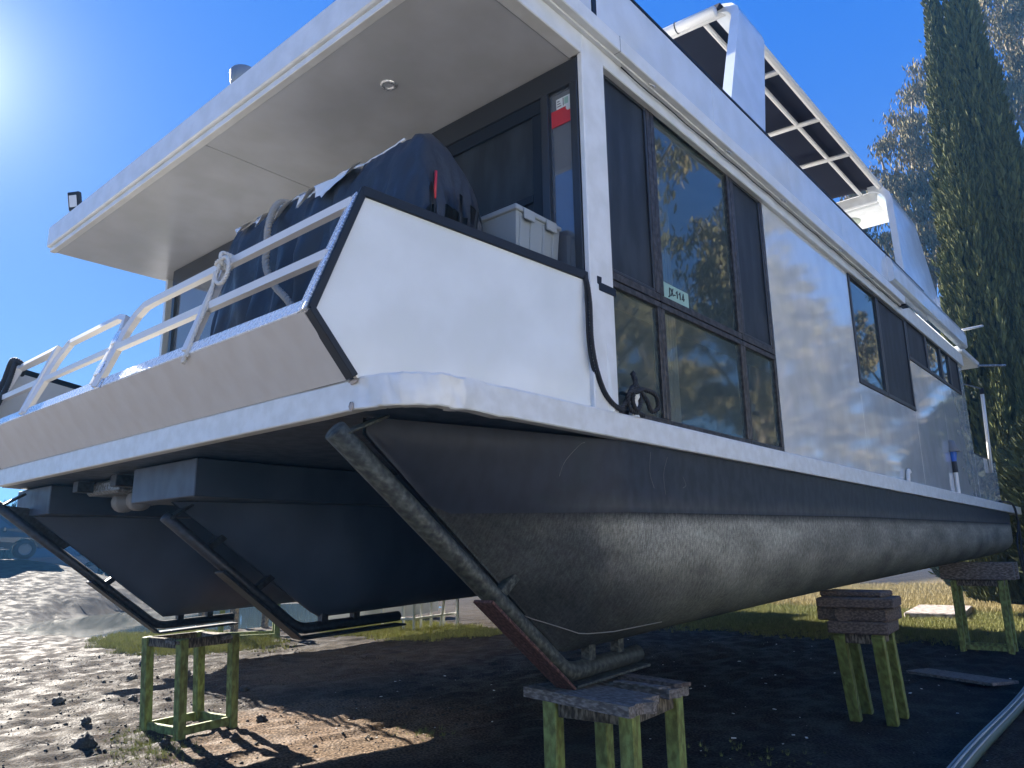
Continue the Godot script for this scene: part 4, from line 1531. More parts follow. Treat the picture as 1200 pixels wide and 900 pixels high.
# ------------------------------------------------------------------ loose things on the boat
func build_loose_on_boat() -> void:
	# vinyl cover over a barbecue on the foredeck
	var prof := [Vector2(-0.27, 2.40), Vector2(-0.275, 2.62), Vector2(-0.29, 2.9), Vector2(-0.315, 3.2), Vector2(-0.345, 3.48), Vector2(-0.385, 3.69), Vector2(-0.44, 3.81), Vector2(-0.52, 3.845), Vector2(-0.60, 3.82), Vector2(-0.68, 3.755), Vector2(-0.78, 3.66), Vector2(-0.86, 3.50), Vector2(-0.885, 3.2), Vector2(-0.89, 2.9), Vector2(-0.895, 2.40)]
	var fold := FastNoiseLite.new()
	fold.seed = 41
	fold.frequency = 1.0
	fold.fractal_octaves = 3
	var pp := []
	for i in prof.size() - 1:
		for k in 4:
			pp.append((prof[i] as Vector2).lerp(prof[i + 1], k / 4.0))
	pp.append(prof[-1])
	var cz := -0.58
	var cy := 2.95
	var xs := []
	for i in 9:
		xs.append([-2.40 + 0.09 * sin(i / 8.0 * PI / 2.0), i / 8.0])
	for i in range(1, 56):
		xs.append([lerpf(-2.31, -0.50, i / 56.0), 1.0])
	for i in 11:
		xs.append([-0.50 + 0.15 * sin(i / 10.0 * PI / 2.0), 1.0 - i / 10.0])
	var ring := func(i: int) -> Array:
		var x: float = xs[i][0]
		var e: float = xs[i][1]
		var endf := sqrt(maxf(0.0, 1.0 - pow(1.0 - e, 2.0)))
		var out := []
		for q: Vector2 in pp:
			var y := lerpf(cy, q.y, lerpf(0.12, 1.0, endf)) if q.y > cy else q.y
			y = lerpf(y, q.y, 0.55 * endf)
			y = q.y - (q.y - cy) * (1.0 - endf) * 0.9 * sstep(2.9, 3.9, q.y) if q.y > 2.9 else q.y
			var z := lerpf(cz, q.x, lerpf(0.82, 1.0, endf))
			var hang := sstep(3.86, 3.2, y)
			var f := fold.get_noise_2d(x * 5.5, y * 0.9) * 0.055 * (0.25 + hang) + fold.get_noise_2d(x * 13.0 + 9.0, y * 2.5) * 0.018
			var sag := 0.045 * fold.get_noise_1d(x * 3.3 + 7.0) * (1.0 - hang)
			var xx := x + fold.get_noise_2d(z * 6.0 + 3.0, y * 1.2) * 0.05 * (1.0 - endf) * (1.0 if x > -1.0 else -1.0) * 2.0
			out.append(Vector3(xx, y + sag, z + (f if q.x > cz else -f)))
		return out
	var st := smooth()
	var t := thing("barbecue_cover", Vector3(-1.5, RT, -0.65), "dark vinyl cover draped over a barbecue on the foredeck", "cover")
	var a: Array = ring.call(0)
	for k in pp.size() - 2:
		tria(st, a[0], a[k + 1], a[k + 2], Vector3.LEFT)
	for i in xs.size() - 1:
		var b: Array = ring.call(i + 1)
		for k in pp.size() - 1:
			var c := Vector3((a[k].x + b[k].x) / 2.0, cy, cz)
			quad(st, a[k], a[k + 1], b[k + 1], b[k], (a[k] + b[k + 1]) / 2.0 - c)
		a = b
	for k in pp.size() - 2:
		tria(st, a[0], a[k + 1], a[k + 2], Vector3.RIGHT)
	part(t, "cover", st, "cover_vinyl")
	# frayed pale lining that shows along the split top seam
	for s in [[-0.92, -1.30, 0.16], [-1.36, -1.44, 0.14], [-1.62, -1.72, 0.15], [-1.86, -1.92, 0.10], [-2.1, -2.2, 0.05]]:
		st = smooth()
		var n := 14
		for i in n:
			var u0 := float(i) / n
			var u1 := float(i + 1) / n
			var x0 := lerpf(s[0], s[1], u0)
			var x1 := lerpf(s[0], s[1], u1)
			var d0: float = s[2] * maxf(0.03, absf(sin(u0 * 3.1)) * (0.55 + 0.9 * absf(fold.get_noise_1d(x0 * 30.0))))
			var d1: float = s[2] * maxf(0.03, absf(sin(u1 * 3.1)) * (0.55 + 0.9 * absf(fold.get_noise_1d(x1 * 30.0))))
			var p := func(x: float, d: float) -> Array:
				return [Vector3(x, 3.825 + 0.045 * fold.get_noise_1d(x * 3.3 + 7.0), -0.50), Vector3(x, 3.825 - d * 0.1, -0.43), Vector3(x - d * 0.4, 3.775 - d, -0.362 + d * 0.18)]
			var A: Array = p.call(x0, d0)
			var B: Array = p.call(x1, d1)
			quad(st, A[1], A[2], B[2], B[1], Vector3(0, 1, 1))
		part(t, "frayed_lining", st, "worn_cloth")
	st = smooth()
	var hem := []
	for i in 44:
		var hx := lerpf(-0.62, -2.2, i / 43.0)
		hem.append(Vector3(hx, 3.842 + 0.045 * fold.get_noise_1d(hx * 3.3 + 7.0) + 0.004 * fold.get_noise_1d(hx * 40.0), -0.475))
	tube(st, hem, 0.009, 6)
	part(t, "worn_hem", st, "worn_cloth")
	st = smooth()
	tube(st, [Vector3(-0.352, 3.56, -0.46), Vector3(-0.35, 3.48, -0.455), Vector3(-0.35, 3.40, -0.45)], 0.008, 6)
	part(t, "red_tab", st, "red_print")
	# storage tub on its locker behind the bulwark
	st = flat()
	box(st, Vector3(-0.60, RT, -0.93), Vector3(-0.20, 3.02, -1.31), 0.01)
	single("deck_locker", st, "grey_topside", "low grey locker behind the bulwark under the plastic tub", "locker")
	t = thing("storage_tub", Vector3(-0.40, 3.02, -1.12), "grey plastic storage tub with lid behind the white bulwark", "tub")
	st = flat()
	var lo := [Vector3(-0.56, 3.025, -0.945), Vector3(-0.235, 3.025, -0.945), Vector3(-0.235, 3.025, -1.29), Vector3(-0.56, 3.025, -1.29)]
	var hi := [Vector3(-0.59, 3.46, -0.92), Vector3(-0.205, 3.46, -0.92), Vector3(-0.205, 3.46, -1.312), Vector3(-0.59, 3.46, -1.312)]
	var ctr := Vector3(-0.40, 3.2, -1.12)
	for i in 4:
		var j := (i + 1) % 4
		quad(st, lo[i], lo[j], hi[j], hi[i], (lo[i] + hi[j]) / 2.0 - ctr)
	quad(st, lo[0], lo[1], lo[2], lo[3], Vector3.DOWN)
	part(t, "body", st, "tub_grey")
	for z in [-0.97, -1.06, -1.17, -1.26]:
		st = flat()
		bar(st, Vector3(-0.233, 3.03, z), Vector3(-0.205, 3.455, z), 0.032, 0.014, Vector3(0, 0, 1), 0.004)
		part(t, "rib", st, "tub_grey")
	st = flat()
	box(st, Vector3(-0.605, 3.46, -0.905), Vector3(-0.19, 3.485, -1.318), 0.01)
	part(t, "lid", st, "tub_lid")
	st = flat()
	box(st, Vector3(-0.585, 3.4855, -0.93), Vector3(-0.212, 3.51, -1.295), 0.012)
	part(t, "lid_panel", st, "tub_lid")
	for z in [-1.01, -1.21]:
		st = flat()
		box(st, Vector3(-0.189, 3.42, z + 0.045), Vector3(-0.178, 3.482, z - 0.045), 0.004)
		part(t, "latch", st, "tub_lid")
	# ropes
	st = smooth()
	for o in [0.0, 0.024]:
		rope(st, [Vector3(-0.16, 3.08, -1.30), Vector3(-0.10, 3.17, -1.31), Vector3(-0.035 + o * 0.3, 3.13, -1.305), Vector3(-0.022 + o, 2.98, -1.30), Vector3(-0.02 + o, 2.76, -1.30), Vector3(-0.015 + o, 2.60, -1.33), Vector3(-0.005 + o * 0.6, 2.48, -1.40), Vector3(0.006, 2.412 + o * 0.4, -1.50), Vector3(0.0, 2.402 + o * 0.6, -1.60)], 0.0105, 8, 0.05)
	single("mooring_rope", st, "rope_black", "doubled black rope hanging down the white bulwark by the corner post", "rope")
	st = smooth()
	rope(st, [Vector3(0.0, 2.402, -1.56), Vector3(0.0, 2.46, -1.62), Vector3(0.02, 2.52, -1.64), Vector3(0.0, 2.56, -1.72), Vector3(0.0, 2.49, -1.78), Vector3(0.01, 2.42, -1.72), Vector3(0.02, 2.47, -1.66), Vector3(0.02, 2.58, -1.70), Vector3(0.0, 2.64, -1.71), Vector3(0.0, 2.57, -1.75), Vector3(0.01, 2.50, -1.83), Vector3(0.0, 2.44, -1.90), Vector3(0.01, 2.47, -1.96), Vector3(0.02, 2.54, -1.92), Vector3(0.0, 2.56, -1.82), Vector3(0.02, 2.53, -1.72), Vector3(0.02, 2.50, -1.62), Vector3(0.0, 2.42, -1.66), Vector3(0.0, 2.405, -1.82)], 0.014, 8, 0.06)
	single("mooring_rope", st, "rope_black", "black rope knotted in loops round the small bollard below the corner window", "rope")
	st = smooth()
	lathe(st, Vector3(-0.025, RT, -1.74), [Vector2(0.035, 0.0), Vector2(0.03, 0.02), Vector2(0.028, 0.10), Vector2(0.04, 0.12), Vector2(0.04, 0.14), Vector2(0.0, 0.145)], 14)
	var bo := put("bollard", commit(st, M.white_paint), self)
	tag(bo, "small white bollard on the side deck inside the black rope", "bollard")
	st = smooth()
	var k0 := Vector3(-1.52, 3.235, 0.03)
	rope(st, [k0 + Vector3(0.0, -0.62, 0.20), k0 + Vector3(0.005, -0.45, 0.15), k0 + Vector3(0.01, -0.2, 0.085), k0 + Vector3(0.0, -0.03, 0.04), k0 + Vector3(-0.015, 0.035, 0.02), k0 + Vector3(-0.02, 0.02, -0.035), k0 + Vector3(0.0, -0.035, -0.02), k0 + Vector3(0.02, -0.015, 0.04), k0 + Vector3(0.0, 0.045, 0.03), k0 + Vector3(0.025, 0.02, -0.035), k0 + Vector3(0.015, -0.045, 0.0), k0 + Vector3(-0.02, -0.02, 0.05), k0 + Vector3(0.06, 0.0, 0.04), k0 + Vector3(0.12, -0.05, 0.05), k0 + Vector3(0.13, -0.12, 0.06), k0 + Vector3(0.09, -0.165, 0.07), k0 + Vector3(0.03, -0.14, 0.07), k0 + Vector3(0.0, -0.08, 0.06), k0 + Vector3(0.035, -0.25, 0.10), k0 + Vector3(0.03, -0.45, 0.16), k0 + Vector3(0.04, -0.6, 0.205)], 0.012, 8, 0.05)
	single("tie_rope", st, "rope_white", "pale rope tied in a knot round the white bow railing", "rope")
	st = smooth()
	rope(st, [Vector3(-1.75, 3.86, -0.55), Vector3(-1.74, 3.82, -0.40), Vector3(-1.62, 3.60, -0.27), Vector3(-1.55, 3.42, -0.225), Vector3(-1.52, 3.28, -0.21), Vector3(-1.40, 3.13, -0.20), Vector3(-1.22, 2.98, -0.19), Vector3(-1.1, 2.80, -0.19), Vector3(-1.05, 2.6, -0.2)], 0.021, 8, 0.09)
	single("laid_rope", st, "rope_grey", "thick twisted grey rope hanging down the front of the dark cover", "rope")
	st = smooth()
	var b0 := Vector3(-4.99, 3.235, 0.02)
	rope(st, [b0 + Vector3(0.06, -0.42, 0.16), b0 + Vector3(0.05, -0.2, 0.09), b0 + Vector3(0.02, 0.03, 0.04), b0 + Vector3(-0.06, 0.05, 0.0), b0 + Vector3(-0.10, 0.0, -0.03), b0 + Vector3(-0.02, -0.05, -0.03), b0 + Vector3(0.05, 0.02, 0.0), b0 + Vector3(0.0, 0.06, 0.05), b0 + Vector3(-0.1, 0.03, 0.05), b0 + Vector3(-0.12, -0.1, 0.07), b0 + Vector3(-0.10, -0.32, 0.14), b0 + Vector3(-0.16, -0.5, 0.2)], 0.02, 8, 0.06)
	single("tie_rope", st, "rope_black", "black rope wrapped round the far post of the bow railing", "rope")
	# cables that hang off the stern
	var g := [[Vector3(-0.05, 2.41, -14.2), Vector3(0.03, 2.42, -14.6), Vector3(0.06, 2.30, -14.95), Vector3(0.06, 1.9, -15.05), Vector3(0.05, 1.4, -15.0), Vector3(0.07, 0.9, -15.0), Vector3(0.1, 0.3, -15.1), Vector3(0.15, 0.03, -15.0)], [Vector3(-0.05, 2.41, -14.28), Vector3(0.04, 2.40, -14.75), Vector3(0.07, 2.1, -14.95), Vector3(0.03, 1.72, -14.8), Vector3(0.04, 1.5, -14.7), Vector3(0.05, 1.2, -14.8), Vector3(0.08, 0.75, -15.1), Vector3(0.1, 0.2, -15.3)]]
	var lb := ["black cable hanging straight off the stern to the ground", "black cable looping in a bend off the stern rail"]
	for i in 2:
		st = smooth()
		tube(st, catmull(g[i], 8), 0.016, 7)
		single("cable", st, "rope_black", lb[i], "cable", "cables at the stern")

# ------------------------------------------------------------------ stands under the hulls
# a four legged stand: base and top rectangles given by centre, half sizes and turn
func stand(nm: String, label: String, bc: Vector3, bh: Vector2, bt: float, tc: Vector3, th: Vector2, tt: float, leg: float, m: String, low_rail: bool) -> Node3D:
	var t := thing(nm, bc, label, "stand", "timber stands under the boat")
	var cb := Basis(UP, bt)
	var ct := Basis(UP, tt)
	var foot := []
	var head := []
	for q in [[-1, -1], [1, -1], [1, 1], [-1, 1]]:
		foot.append(bc + cb * Vector3(q[0] * bh.x, -0.02, q[1] * bh.y))
		head.append(tc + ct * Vector3(q[0] * th.x, 0, q[1] * th.y))
	for i in 4:
		var st := flat()
		bar(st, foot[i], head[i], leg, leg, cb * Vector3.RIGHT, 0.006)
		part(t, "leg", st, m if i != 2 or m != "green_paint" else m)
	for i in 4:
		var j := (i + 1) % 4
		var d: Vector3 = (head[j] - head[i]).normalized()
		var st := flat()
		bar(st, head[i] + d * leg * 0.52 - Vector3(0, 0.045, 0), head[j] - d * leg * 0.52 - Vector3(0, 0.045, 0), 0.085, 0.04, UP, 0.004)
		part(t, "top_rail", st, "bare_post" if m == "green_paint" else m)
		if low_rail:
			st = flat()
			d = (foot[j] - foot[i]).normalized()
			bar(st, foot[i] + d * leg * 0.52 + Vector3(0, 0.075, 0), foot[j] - d * leg * 0.52 + Vector3(0, 0.075, 0), 0.075, 0.04, UP, 0.004)
			part(t, "bottom_rail", st, m)
	return t

func plank(t: Node3D, a: Vector3, b: Vector3, w: float, th: float, m := "old_timber", nm := "plank") -> void:
	# a weathered board with broken, uneven ends
	var st := flat()
	var d := (b - a).normalized()
	var s := d.cross(UP).normalized()
	var n := 6
	var l := []
	var r := []
	for i in n + 1:
		var u := float(i) / n - 0.5
		var ja := rng.randf_range(-0.012, 0.012)
		l.append(a + s * u * w + d * ja)
		r.append(b + s * u * w + d * rng.randf_range(-0.02, 0.02))
	var up := UP * th
	for i in n:
		var ha := up * rng.randf_range(0.94, 1.0)
		quad(st, l[i] + ha, l[i + 1] + ha, r[i + 1] + ha, r[i] + ha, UP)
		quad(st, l[i], l[i + 1], r[i + 1], r[i], Vector3.DOWN)
		quad(st, l[i], l[i + 1], l[i + 1] + ha, l[i] + ha, -d)
		quad(st, r[i], r[i + 1], r[i + 1] + ha, r[i] + ha, d)
	quad(st, l[0], r[0], r[0] + up * 0.96, l[0] + up * 0.96, -s)
	quad(st, l[n], r[n], r[n] + up * 0.96, l[n] + up * 0.96, s)
	part(t, nm, st, m)

func build_stands() -> void:
	# under the near hull's stem
	var t := stand("timber_stand", "green timber stand with weathered planks under the nearest hull's stem", Vector3(-0.29, 0, -1.82), Vector2(0.23, 0.28), 0.1, Vector3(-0.27, 0.848, -1.78), Vector2(0.23, 0.28), 0.1, 0.085, "green_paint", true)
	plank(t, Vector3(-0.63, 0.848, -1.53), Vector3(0.15, 0.848, -1.39), 0.20, 0.055)
	plank(t, Vector3(-0.60, 0.848, -1.74), Vector3(0.05, 0.848, -1.63), 0.15, 0.042)
	plank(t, Vector3(-0.54, 0.848, -1.98), Vector3(0.06, 0.848, -1.92), 0.19, 0.048)
	plank(t, Vector3(-0.36, 0.897, -2.02), Vector3(0.07, 0.897, -1.95), 0.10, 0.022, "rust_timber")
	plank(t, Vector3(-0.30, 0.8965, -1.87), Vector3(0.02, 0.8965, -1.84), 0.06, 0.012, "old_timber")
	# under the far outer hull's stem
	t = stand("timber_stand", "tall bright green timber stand in the sun under the far outer hull", Vector3(-5.32, 0, -1.90), Vector2(0.26, 0.29), 0.16, Vector3(-5.32, 0.88, -1.85), Vector2(0.27, 0.29), 0.16, 0.085, "green_paint", true)
	plank(t, Vector3(-5.60, 0.835, -1.62), Vector3(-5.0, 0.835, -1.56), 0.07, 0.03, "old_timber")
	plank(t, Vector3(-5.50, 0.836, -2.10), Vector3(-4.98, 0.836, -2.05), 0.09, 0.04, "old_timber")
	# middle of the near hull
	t = stand("timber_stand", "leaning green stand stacked with rusty blocks under the middle of the near hull", Vector3(-0.23, 0, -6.38), Vector2(0.165, 0.22), 0.05, Vector3(-0.12, 0.86, -5.80), Vector2(0.165, 0.19), 0.05, 0.10, "green_paint", false)
	var blocks := [[-0.12, 0.915, -5.82, 0.26, 0.055, 0.30, 0.1], [-0.15, 1.03, -5.84, 0.31, 0.06, 0.27, 0.02], [-0.13, 1.135, -5.8, 0.33, 0.044, 0.30, 0.14], [-0.18, 1.205, -5.9, 0.28, 0.026, 0.2, 0.0]]
	for b in blocks:
		var st := flat()
		obox(st, Vector3(b[0], b[1], b[2]), Vector3(b[3], b[4], b[5]), Basis(UP, b[6]), 0.012)
		part(t, "block", st, "rust_timber")
	var sl := flat()
	tube(sl, [Vector3(-0.22, 1.03, -5.575), Vector3(-0.215, 1.03, -5.55)], 0.07, 12)
	part(t, "log_end", sl, "rust_timber")
	# near the stern
	t = stand("timber_stand", "thin legged dark stand with deep beams near the stern", Vector3(-0.30, 0, -12.65), Vector2(0.33, 0.20), 0.03, Vector3(-0.30, 1.10, -12.6), Vector2(0.33, 0.20), 0.03, 0.085, "green_paint", true)
	for z in [-12.42, -12.8]:
		var st := flat()
		obox(st, Vector3(-0.28, 1.245, z), Vector3(0.52, 0.135, 0.07), Basis(UP, 0.03), 0.008)
		part(t, "beam", st, "old_timber")

# ------------------------------------------------------------------ things in the yard
func build_yard_things() -> void:
	# spare stand and trestle seen under the boat
	stand("trestle", "empty green trestle on the grass beyond the boat", Vector3(-12.6, 0, -6.75), Vector2(0.36, 0.55), -0.5, Vector3(-12.6, 1.0, -6.75), Vector2(0.36, 0.52), -0.5, 0.11, "green_paint", true)
	stand("trestle", "weathered brown trestle standing by the puddle", Vector3(-14.9, 0, -7.7), Vector2(0.5, 0.5), 0.3, Vector3(-14.9, 0.95, -7.7), Vector2(0.5, 0.5), 0.3, 0.12, "bare_post", false)
	# old white jetty frame
	var t := thing("jetty_frame", Vector3(-11.2, 0, -9.8), "broken white steel railing frame standing in the shaded grass", "railing")
	var posts := [[-11.68, -9.54, 0.62, 0.0], [-10.98, -9.56, 0.60, 0.0], [-10.62, -9.55, 0.72, 0.0], [-10.77, -9.89, 0.74, 0.0], [-10.72, -10.15, 0.78, 0.0], [-10.7, -10.4, 0.62, 0.14], [-10.75, -10.58, 0.72, 0.0], [-10.65, -10.9, 0.72, 0.0], [-10.52, -10.8, 0.72, 0.0]]
	for q in posts:
		var st := flat()
		bar(st, Vector3(q[0], -0.03, q[1]), Vector3(q[0] + q[3], q[2], q[1]), 0.045, 0.045)
		part(t, "post", st, "steel_white")
	for y in [0.24, 0.58]:
		var st := flat()
		bar(st, Vector3(-12.4 if y > 0.4 else -11.68, y, -9.5), Vector3(-10.6, y + 0.02, -9.56), 0.045, 0.05, UP)
		part(t, "rail", st, "steel_white")
		st = flat()
		bar(st, Vector3(-10.66, y + 0.02, -9.6), Vector3(-10.62, y + 0.06, -10.9), 0.045, 0.05, UP)
		part(t, "rail", st, "steel_white")
	# small upturned dinghy and an aluminium punt by the puddle
	t = thing("punt", Vector3(-13.7, 0, -11.2), "small pale aluminium punt lying on the grass by the puddle", "boat")
	var hullp := smooth()
	for s in [-1.0, 1.0]:
		for i in 12:
			var f := func(k: int, lvl: float) -> Vector3:
				var u := k / 12.0
				var w := 0.55 * pow(sin(minf(u * 1.25 + 0.25, 1.0) * PI / 2.0) if u < 0.6 else cos((u - 0.6) / 0.4 * PI / 2.0 * 0.92), 0.6)
				return Vector3(-13.7 + 0.5 * (u - 0.5) * 2.0 * 0.9 + s * w * 0.8 * (0.75 + 0.25 * lvl), 0.02 + 0.42 * lvl + 0.12 * u * u, -11.2 + (u - 0.5) * -3.0)
			quad(hullp, f.call(i, 0.0), f.call(i + 1, 0.0), f.call(i + 1, 1.0), f.call(i, 1.0), Vector3(s, 0, 0))
	part(t, "hull", hullp, "steel_white")
	for z in [-10.6, -11.4, -12.0]:
		var st := flat()
		box(st, Vector3(-14.1, 0.34, z), Vector3(-13.3, 0.37, z - 0.22))
		part(t, "thwart", st, "old_timber")
	# plank in the shade and the slab in the sun
	t = thing("plank", Vector3(-0.1, 0.0, -9.2), "grey board lying flat in the shade beside the stern", "board")
	plank(t, Vector3(-0.62, 0.02, -9.5), Vector3(0.46, 0.03, -8.95), 0.42, 0.035)
	var st2 := flat()
	obox(st2, Vector3(-2.45, 0.07, -19.6), Vector3(0.62, 0.07, 1.5), Basis(UP, 0.12), 0.02)
	single("concrete_slab", st2, "concrete", "pale concrete slab lying in the sunny grass behind the boat", "slab")
	# ribbed suction hose near the right edge
	t = thing("ribbed_hose", Vector3(0.8, 0.0, -6.0), "green ribbed hose running along the ground at the lower right", "hose")
	var hp := []
	for i in 240:
		var u := i / 239.0
		var z := lerpf(-10.5, -2.6, u)
		hp.append(Vector3(0.62 + 0.30 * u + 0.05 * sin(u * 6.0), 0.05, z))
	var hs := smooth()
	tube(hs, hp, 0.055, 10)
	part(t, "hose", hs, "hose")
	for k in 3:
		hs = smooth()
		var q := []
		for i in range(0, 240, 2):
			q.append(hp[i] + Vector3(-0.036 + 0.036 * k, 0.055 if k == 1 else 0.041, 0))
		tube(hs, q, 0.009, 5)
		part(t, "stripe", hs, "tub_lid")
	# a heavy clod and some fist sized ones on the mud
	var spots := [[-5.40, -0.97, 0.085], [-5.05, -2.52, 0.05], [-4.55, -1.95, 0.04], [-6.4, -1.35, 0.045], [-7.3, -2.2, 0.05], [-6.9, -3.4, 0.055], [-9.0, -2.9, 0.07], [-8.4, -3.35, 0.08], [-10.2, -3.6, 0.08], [-4.85, -1.45, 0.04], [-7.9, -1.6, 0.06], [-6.1, -2.4, 0.04]]
	var where := ["darkest and largest mud clod in the near left corner of the yard", "mud clod beside the foot of the far green stand", "mud clod in the sunlit patch inside the boat's shadow", "small mud clod in the tyre tracks left of the far stand", "mud clod among the tyre tracks near the wet glare", "mud clod on the wet mud short of the grass", "mud clod on the far side of the wet glare", "broad mud clod below the grass strip", "mud clod at the edge of the grass strip", "small mud clod right at the foot rail of the far stand", "lone mud clod on the bare tracks at left", "low mud clod between the far stand and the tracks"]
	for i in spots.size():
		var q: Array = spots[i]
		var s3 := smooth()
		var y := ground_h(q[0], q[1])
		lump(s3, Vector3(q[0], y + q[2] * 0.45, q[1]), Vector3(q[2] * 1.2, q[2] * 0.8, q[2]), 60 + i, 0.9, 14, 10, 2.0)
		single("mud_clod", s3, "mud_clod", where[i], "clod", "mud clods on the yard")
	# crumbs nobody could count
	var cm := smooth()
	lump(cm, Vector3.ZERO, Vector3(1.2, 0.7, 1.0), 77, 0.9, 8, 6, 2.0)
	var mesh := commit(cm, M.mud_clod)
	var mm := MultiMesh.new()
	mm.transform_format = MultiMesh.TRANSFORM_3D
	mm.mesh = mesh
	mm.instance_count = 3600
	for i in mm.instance_count:
		var x := rng.randf_range(-12.5, -3.2)
		var z := rng.randf_range(-6.5, 0.4)
		var keep := gfine.get_noise_2d(x * 0.6, z * 0.6)
		var s := rng.randf_range(0.003, 0.010) * (1.7 if keep > 0.1 else 1.0)
		if rng.randf() < 0.03:
			s *= 2.0
		mm.set_instance_transform(i, Transform3D(Basis(UP, rng.randf() * TAU).scaled(Vector3(s, s, s)), Vector3(x, ground_h(x, z) + s * 0.3, z)))
	var mi := MultiMeshInstance3D.new()
	mi.name = "mud_crumbs"
	mi.multimesh = mm
	tag(mi, "loose crumbs of mud scattered over the yard", "mud", "", "stuff")
	add_child(mi)
	# small pale chips and leaves dropped in the shade
	var ch := flat()
	obox(ch, Vector3.ZERO, Vector3(1.0, 0.12, 0.5), Basis(), 0.05)
	var m2 := MultiMesh.new()
	m2.transform_format = MultiMesh.TRANSFORM_3D
	m2.mesh = commit(ch, M.worn_cloth)
	m2.instance_count = 170
	for i in m2.instance_count:
		var x := rng.randf_range(-6.0, 0.9)
		var z := rng.randf_range(-12.0, -2.2)
		var s := 0.004 + 0.018 * pow(rng.randf(), 3.0)
		m2.set_instance_transform(i, Transform3D(Basis(UP, rng.randf() * TAU).scaled(Vector3(s, s, s)), Vector3(x, ground_h(x, z) + 0.004, z)))
	mi = MultiMeshInstance3D.new()
	mi.name = "wood_chips"
	mi.multimesh = m2
	tag(mi, "pale wood chips and dry leaves strewn in the shade", "litter", "", "stuff")
	add_child(mi)

# ------------------------------------------------------------------ vehicles
func vehicle(nm: String, at: Vector3, turn: float, paint: String, outline: Array, glass: Array, wheels: Array, hw: float, label: String, cat: String) -> void:
	# outline runs round the side view: x forward, y up; sides lean in above the belt line
	var t := thing(nm, at, label, cat)
	t.rotation.y = turn
	var wid := func(y: float) -> float:
		return hw - 0.03 if y < 0.55 else (hw if y < 1.0 else hw - (y - 1.0) * 0.26)
	var st := flat()
	var fl := PackedVector2Array()
	for q in outline:
		fl.append(Vector2(q[0], q[1]))
	var idx := Geometry2D.triangulate_polygon(fl)
	for s in [-1.0, 1.0]:
		for i in range(0, idx.size(), 3):
			var p := []
			for k in 3:
				var q: Vector2 = fl[idx[i + k]]
				p.append(Vector3(q.x, q.y, s * wid.call(q.y)))
			tria(st, p[0], p[1], p[2], Vector3(0, 0, s))
	var cw := Geometry2D.is_polygon_clockwise(fl)
	for i in fl.size():
		var a := fl[i]
		var b := fl[(i + 1) % fl.size()]
		var o := Vector3(b.y - a.y, -(b.x - a.x), 0) * (-1.0 if cw else 1.0)
		quad(st, Vector3(a.x, a.y, -wid.call(a.y)), Vector3(a.x, a.y, wid.call(a.y)), Vector3(b.x, b.y, wid.call(b.y)), Vector3(b.x, b.y, -wid.call(b.y)), o)
	put("body", commit(st, M[paint]), t)
	for g in glass:
		for s in [-1.0, 1.0]:
			st = flat()
			var pts := []
			for q in g:
				pts.append(Vector3(q[0], q[1], s * (wid.call(q[1]) + 0.012)))
			slab(st, pts, Vector3(0, 0.25, s), 0.01)
			put("window", commit(st, M.car_glass), t)
	for w in wheels:
		for s in [-1.0, 1.0]:
			st = smooth()
			var c := Vector3(w, 0.37, s * (hw - 0.11))
			var bs := Basis(Vector3.RIGHT, PI / 2)
			lathe(st, c, [Vector2(0.22, -0.12), Vector2(0.35, -0.12), Vector2(0.375, -0.08), Vector2(0.375, 0.08), Vector2(0.35, 0.12), Vector2(0.22, 0.12)], 22, bs)
			var wh := put("wheel", commit(st, M.tyre), t)
			st = smooth()
			lathe(st, c, [Vector2(0.0, 0.09 * s), Vector2(0.09, 0.10 * s), Vector2(0.19, 0.07 * s), Vector2(0.225, 0.115 * s)], 18, bs)
			put("rim", commit(st, M.rim), wh)
			for k in 5:
				st = flat()
				var an := TAU * k / 5.0
				var d := Vector3(cos(an), sin(an), 0)
				bar(st, c + d * 0.05 + Vector3(0, 0, s * 0.112), c + d * 0.215 + Vector3(0, 0, s * 0.112), 0.05, 0.02, Vector3(-d.y, d.x, 0))
				put("spoke", commit(st, M.rim), wh)
	var x1 := -99.0
	for q in outline:
		x1 = maxf(x1, q[0])
	for s in [-1.0, 1.0]:
		st = flat()
		obox(st, Vector3(x1 - 0.06, 0.86, s * (hw - 0.22)), Vector3(0.09, 0.08, 0.19), Basis(), 0.03)
		put("headlight", commit(st, M.lens), t)
		st = flat()
		bar(st, Vector3(-1.0, 0.42, s * (hw + 0.05)), Vector3(0.75, 0.42, s * (hw + 0.05)), 0.14, 0.05, Vector3(0, 0, 1))
		put("side_step", commit(st, M.rim), t)
		st = flat()
		obox(st, Vector3(0.72, 1.12, s * (hw + 0.07)), Vector3(0.06, 0.09, 0.09), Basis(), 0.03)
		put("mirror", commit(st, M[paint]), t)

